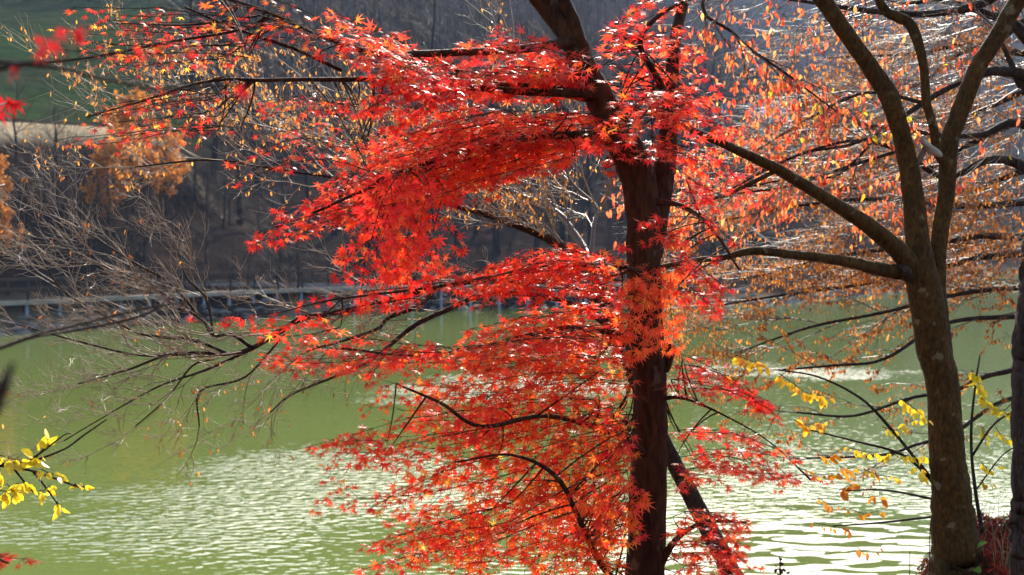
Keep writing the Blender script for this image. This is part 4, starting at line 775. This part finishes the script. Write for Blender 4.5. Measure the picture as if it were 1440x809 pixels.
def guardrail():
    path = np.array([(-46, 55.5), (-34, 67.5), (-26.0, 76.2), (-18, 85.5), (-10, 94)], float); q = resample(spline(np.c_[path, np.zeros(5)], 6), 30); z = np.minimum(terrain(q[:, 0], q[:, 1]), 1.5); z = np.convolve(np.r_[[z[0]] * 2, z, [z[-1]] * 2], np.ones(5) / 5, 'valid'); q[:, 2] = z
    root = thing('guardrail', q[15], 'low galvanised road guardrail on the dark slope just above the boardwalk', 'guardrail'); m = MB()
    for i in range(len(q) - 1): ax = q[i + 1] - q[i]; m.box((q[i] + q[i + 1]) / 2 + [0, 0, .62], (np.linalg.norm(ax), .06, .3), ax)
    m.build('rail', M_CONC, root, False)
    for i in range(0, len(q), 2): m = MB(); m.box(q[i] + [0, .06, .25], (.1, .1, .9)); m.build('post', M_CONC, root, False)
guardrail()
def house():
    x, y = P(1035, 200, 250)[:2]; z = P(1035, 187, 250)[2] ; z = min(z, grd(x, y) + 30); z0 = grd(x, y)
    root = thing('house', (x, y, z0), 'distant low building with a pale blue-grey roof on the hazy hillside', 'building')
    H = 5.0; m = MB(); m.box((x, y, z0 + H / 2 - 1), (16, 9, H + 2)); m.build('wall', M_WALL, root, False)
    r = MB(); V = [(x - 9, y - 5.5, z0 + H - .2), (x + 9, y - 5.5, z0 + H - .2), (x + 9, y + 5.5, z0 + H - .2), (x - 9, y + 5.5, z0 + H - .2), (x - 8.5, y, z0 + H + 3.6), (x + 8.5, y, z0 + H + 3.6)]
    r.add(V, [[[0, 1, 5, 4], [2, 3, 4, 5], [3, 2, 1, 0]], [[1, 2, 5], [3, 0, 4]]]); r.build('roof', M_ROOF, root, False)
    for k in (-5, -1.5, 2, 5.5):
        m = MB(); m.box((x + k, y - 4.5, z0 + 3), (1.4, .12, 1.5)); m.build('window', plain('dark_glass', (.05, .06, .08), .15), root, False)
house()

# ---------------------------------------------------------------- far woods
def bare_tree(name, seed, H, r, lvl, nl, label, group, spread=.9, hue=None, first=.2, slim=1.0):
    rng = np.random.RandomState(seed); root = thing(name, (0, 0, 0), label, 'tree', group); mb = MB()
    z = np.linspace(-.6, H, 9); xy = np.cumsum(rng.normal(0, H * .012, (9, 2)), 0); xy -= xy[0]; tr = np.c_[xy, z]; rr = r * np.linspace(1.15, .12, 9); mb.tube(tr, rr, 8, rough=.2); mb.build('trunk', M_FARBARK, root)
    tw = Twigs()
    for k in range(nl):
        t = first + (1 - first) * (k + rng.random()) / nl; p = np.array([np.interp(t * H, z, tr[:, 0]), np.interp(t * H, z, tr[:, 1]), t * H]); a = rng.uniform(0, 6.28)
        grow(tw, p, np.array([math.cos(a) * slim, math.sin(a) * slim, rng.uniform(.5, 1.1)]), H * .30 * spread * (1.25 - .75 * t), r * .38 * (1.15 - t), lvl, rng, 5, (0, 0, .10), (25, 50), None, .14, .55)
    tb = MB(); tw.put(tb); tb.build('crown', M_FARTWIG, root)
    if hue is not None:
        A = np.array(tw.p); n = 2600; i = rng.randint(0, len(A), n); k = rng.randint(1, 5, n); pos = A[i, k] + rng.normal(0, .1, (n, 3)); lb = MB()
        lb.leaves(OVATE, pos, rng.normal(0, 1, (n, 3)) - [0, 0, .4], rng.normal(0, 1, (n, 3)), rng.uniform(.14, .3, n), np.clip(rng.normal(.5, .25, n), 0, 1), np.zeros(n)); lb.build('leaves', M_FARORANGE, root, smooth=False)
    return root
def far_woods():
    rng = np.random.RandomState(100)
    L1 = 'tall bare dark-trunked tree standing in the shaded wood behind the boardwalk'; G1 = 'bare trees behind the boardwalk'
    pr = [bare_tree('bare_tree', 200 + k, 15 + 2 * k, .24, 2, 13, L1, G1, first=.3) for k in range(3)]
    spots = [(470, 110), (498, 118), (520, 106), (545, 122), (585, 112), (612, 120), (640, 108), (668, 116), (700, 111), (725, 125), (752, 112), (790, 118), (830, 113), (400, 112), (365, 120), (340, 108), (435, 122), (960, 118), (1000, 128), (1060, 135), (300, 114), (270, 121)]
    for i, (u, y) in enumerate(spots):
        x = P(u, 400, y)[0]; loc = (x, y, grd(x, y)); s = rng.uniform(.8, 1.2); rz = rng.uniform(0, 6.28)
        if i < 3: o = pr[i]; o.location = loc; o.rotation_euler = (0, 0, rz); o.scale = (s,) * 3
        else: copy_tree(pr[i % 3], loc, rz, s)
    L2 = 'low bushy bare thicket tree on the brown bank behind the boardwalk'; G2 = 'bare thickets on the far bank'
    pb = [bare_tree('thicket_tree', 300 + k, 4.2 + k * .7, .09, 2, 18, L2, G2, 1.5, first=.05) for k in range(3)]
    k = 0
    for i in range(62):
        u = rng.uniform(-60, 420) if i < 48 else rng.uniform(420, 1100); x0 = (u - 720) / FPX; s = rng.uniform(2.5, 27); y = 80.0
        for _ in range(8): y = np.interp(x0 * y, SHX, SHY) + s
        loc = (x0 * y, y, grd(x0 * y, y)); sc_ = rng.uniform(.6, 1.15); rz = rng.uniform(0, 6.28)
        if k < 3: o = pb[k]; o.location = loc; o.scale = (sc_,) * 3
        else: copy_tree(pb[k % 3], loc, rz, sc_)
        k += 1
    ol = 'tallest rusty orange larch on the dark bank behind the boardwalk'
    o = bare_tree('larch_tree', 400, 7.5, .13, 2, 16, ol, 'orange trees on the far bank', 1.0, .5, .12); x = P(190, 400, 89)[0]; o.location = (x, 89, grd(x, 89))
    for (u, y, s, lab) in [(150, 85, .7, 'middle-sized orange larch just in front of the tallest orange one'), (235, 92, .75, 'orange larch half hidden by the pale bare twigs'), (8, 77, .42, 'small orange bush-like larch low on the bank just above the boardwalk'), (-10, 80, .6, 'orange larch cut by the edge of the view above the boardwalk')]:
        x = P(u, 400, y)[0]; copy_tree(o, (x, y, grd(x, y)), u, s, lab)
    # woods on the hills: one mass
    bt = [bare_tree('src', 500 + k, 14, .2, 1, 16, 'x', None, first=.25) for k in range(2)]; src = []
    for b in bt:
        vs = []; hs = []; fs = []; nn = 0
        for ch in b.children:
            me = ch.data; v = np.empty(len(me.vertices) * 3); me.vertices.foreach_get('co', v); v = v.reshape(-1, 3)
            lt = np.empty(len(me.polygons), np.int32); me.polygons.foreach_get('loop_total', lt); vi = np.empty(len(me.loops), np.int32); me.loops.foreach_get('vertex_index', vi)
            st = np.r_[0, np.cumsum(lt)[:-1]]; q4 = lt == 4; fs.append(vi[st[q4][:, None] + np.arange(4)] + nn); nn += len(v); vs.append(v)
        src.append((np.vstack(vs), np.vstack(fs)))
        for ch in list(b.children): bpy.data.objects.remove(ch)
        bpy.data.objects.remove(b)
    wd = MB(); cnt = 0
    for i in range(1400):
        y = 130 * (5.2 ** rng.random()); a = rng.uniform(-.42, .42); x = a * y
        s = y - np.interp(x, SHX, SHY)
        if s < 22: continue
        if a < -.22 and s < 165 and rng.random() > .02: continue
        if abs(x - 40) < 14 and abs(y - 250) < 26: continue
        V, F = src[i % 2]; th = rng.uniform(0, 6.28); k = rng.uniform(.75, 1.25); c, sn = math.cos(th), math.sin(th)
        W = np.stack([V[:, 0] * c - V[:, 1] * sn, V[:, 0] * sn + V[:, 1] * c, V[:, 2]], 1) * k + [x, y, grd(x, y)]; wd.add(W, [F]); cnt += 1
    tag(wd.build('woods', M_FARTWIG), kind='stuff'); print('woods', cnt, 'verts', wd.n)
far_woods()
print('maple leaves', NLEAF[0])

# ---------------------------------------------------------------- haze
if HAZE > 0:
    hb = MB(); hb.box((0, 560, 128), (3000, 2900, 270)); m = bpy.data.materials.new('haze_air'); m.use_nodes = True; t = m.node_tree; t.nodes.clear()
    o = t.nodes.new('ShaderNodeOutputMaterial'); pv = t.nodes.new('ShaderNodeVolumePrincipled'); pv.inputs['Color'].default_value = (.48, .66, 1, 1); pv.inputs['Density'].default_value = HAZE; pv.inputs['Anisotropy'].default_value = .2
    t.links.new(pv.outputs[0], o.inputs['Volume']); tag(hb.build('haze', m, smooth=False), kind='stuff')
for o in sc.objects:
    if '_w' in o: del o['_w']
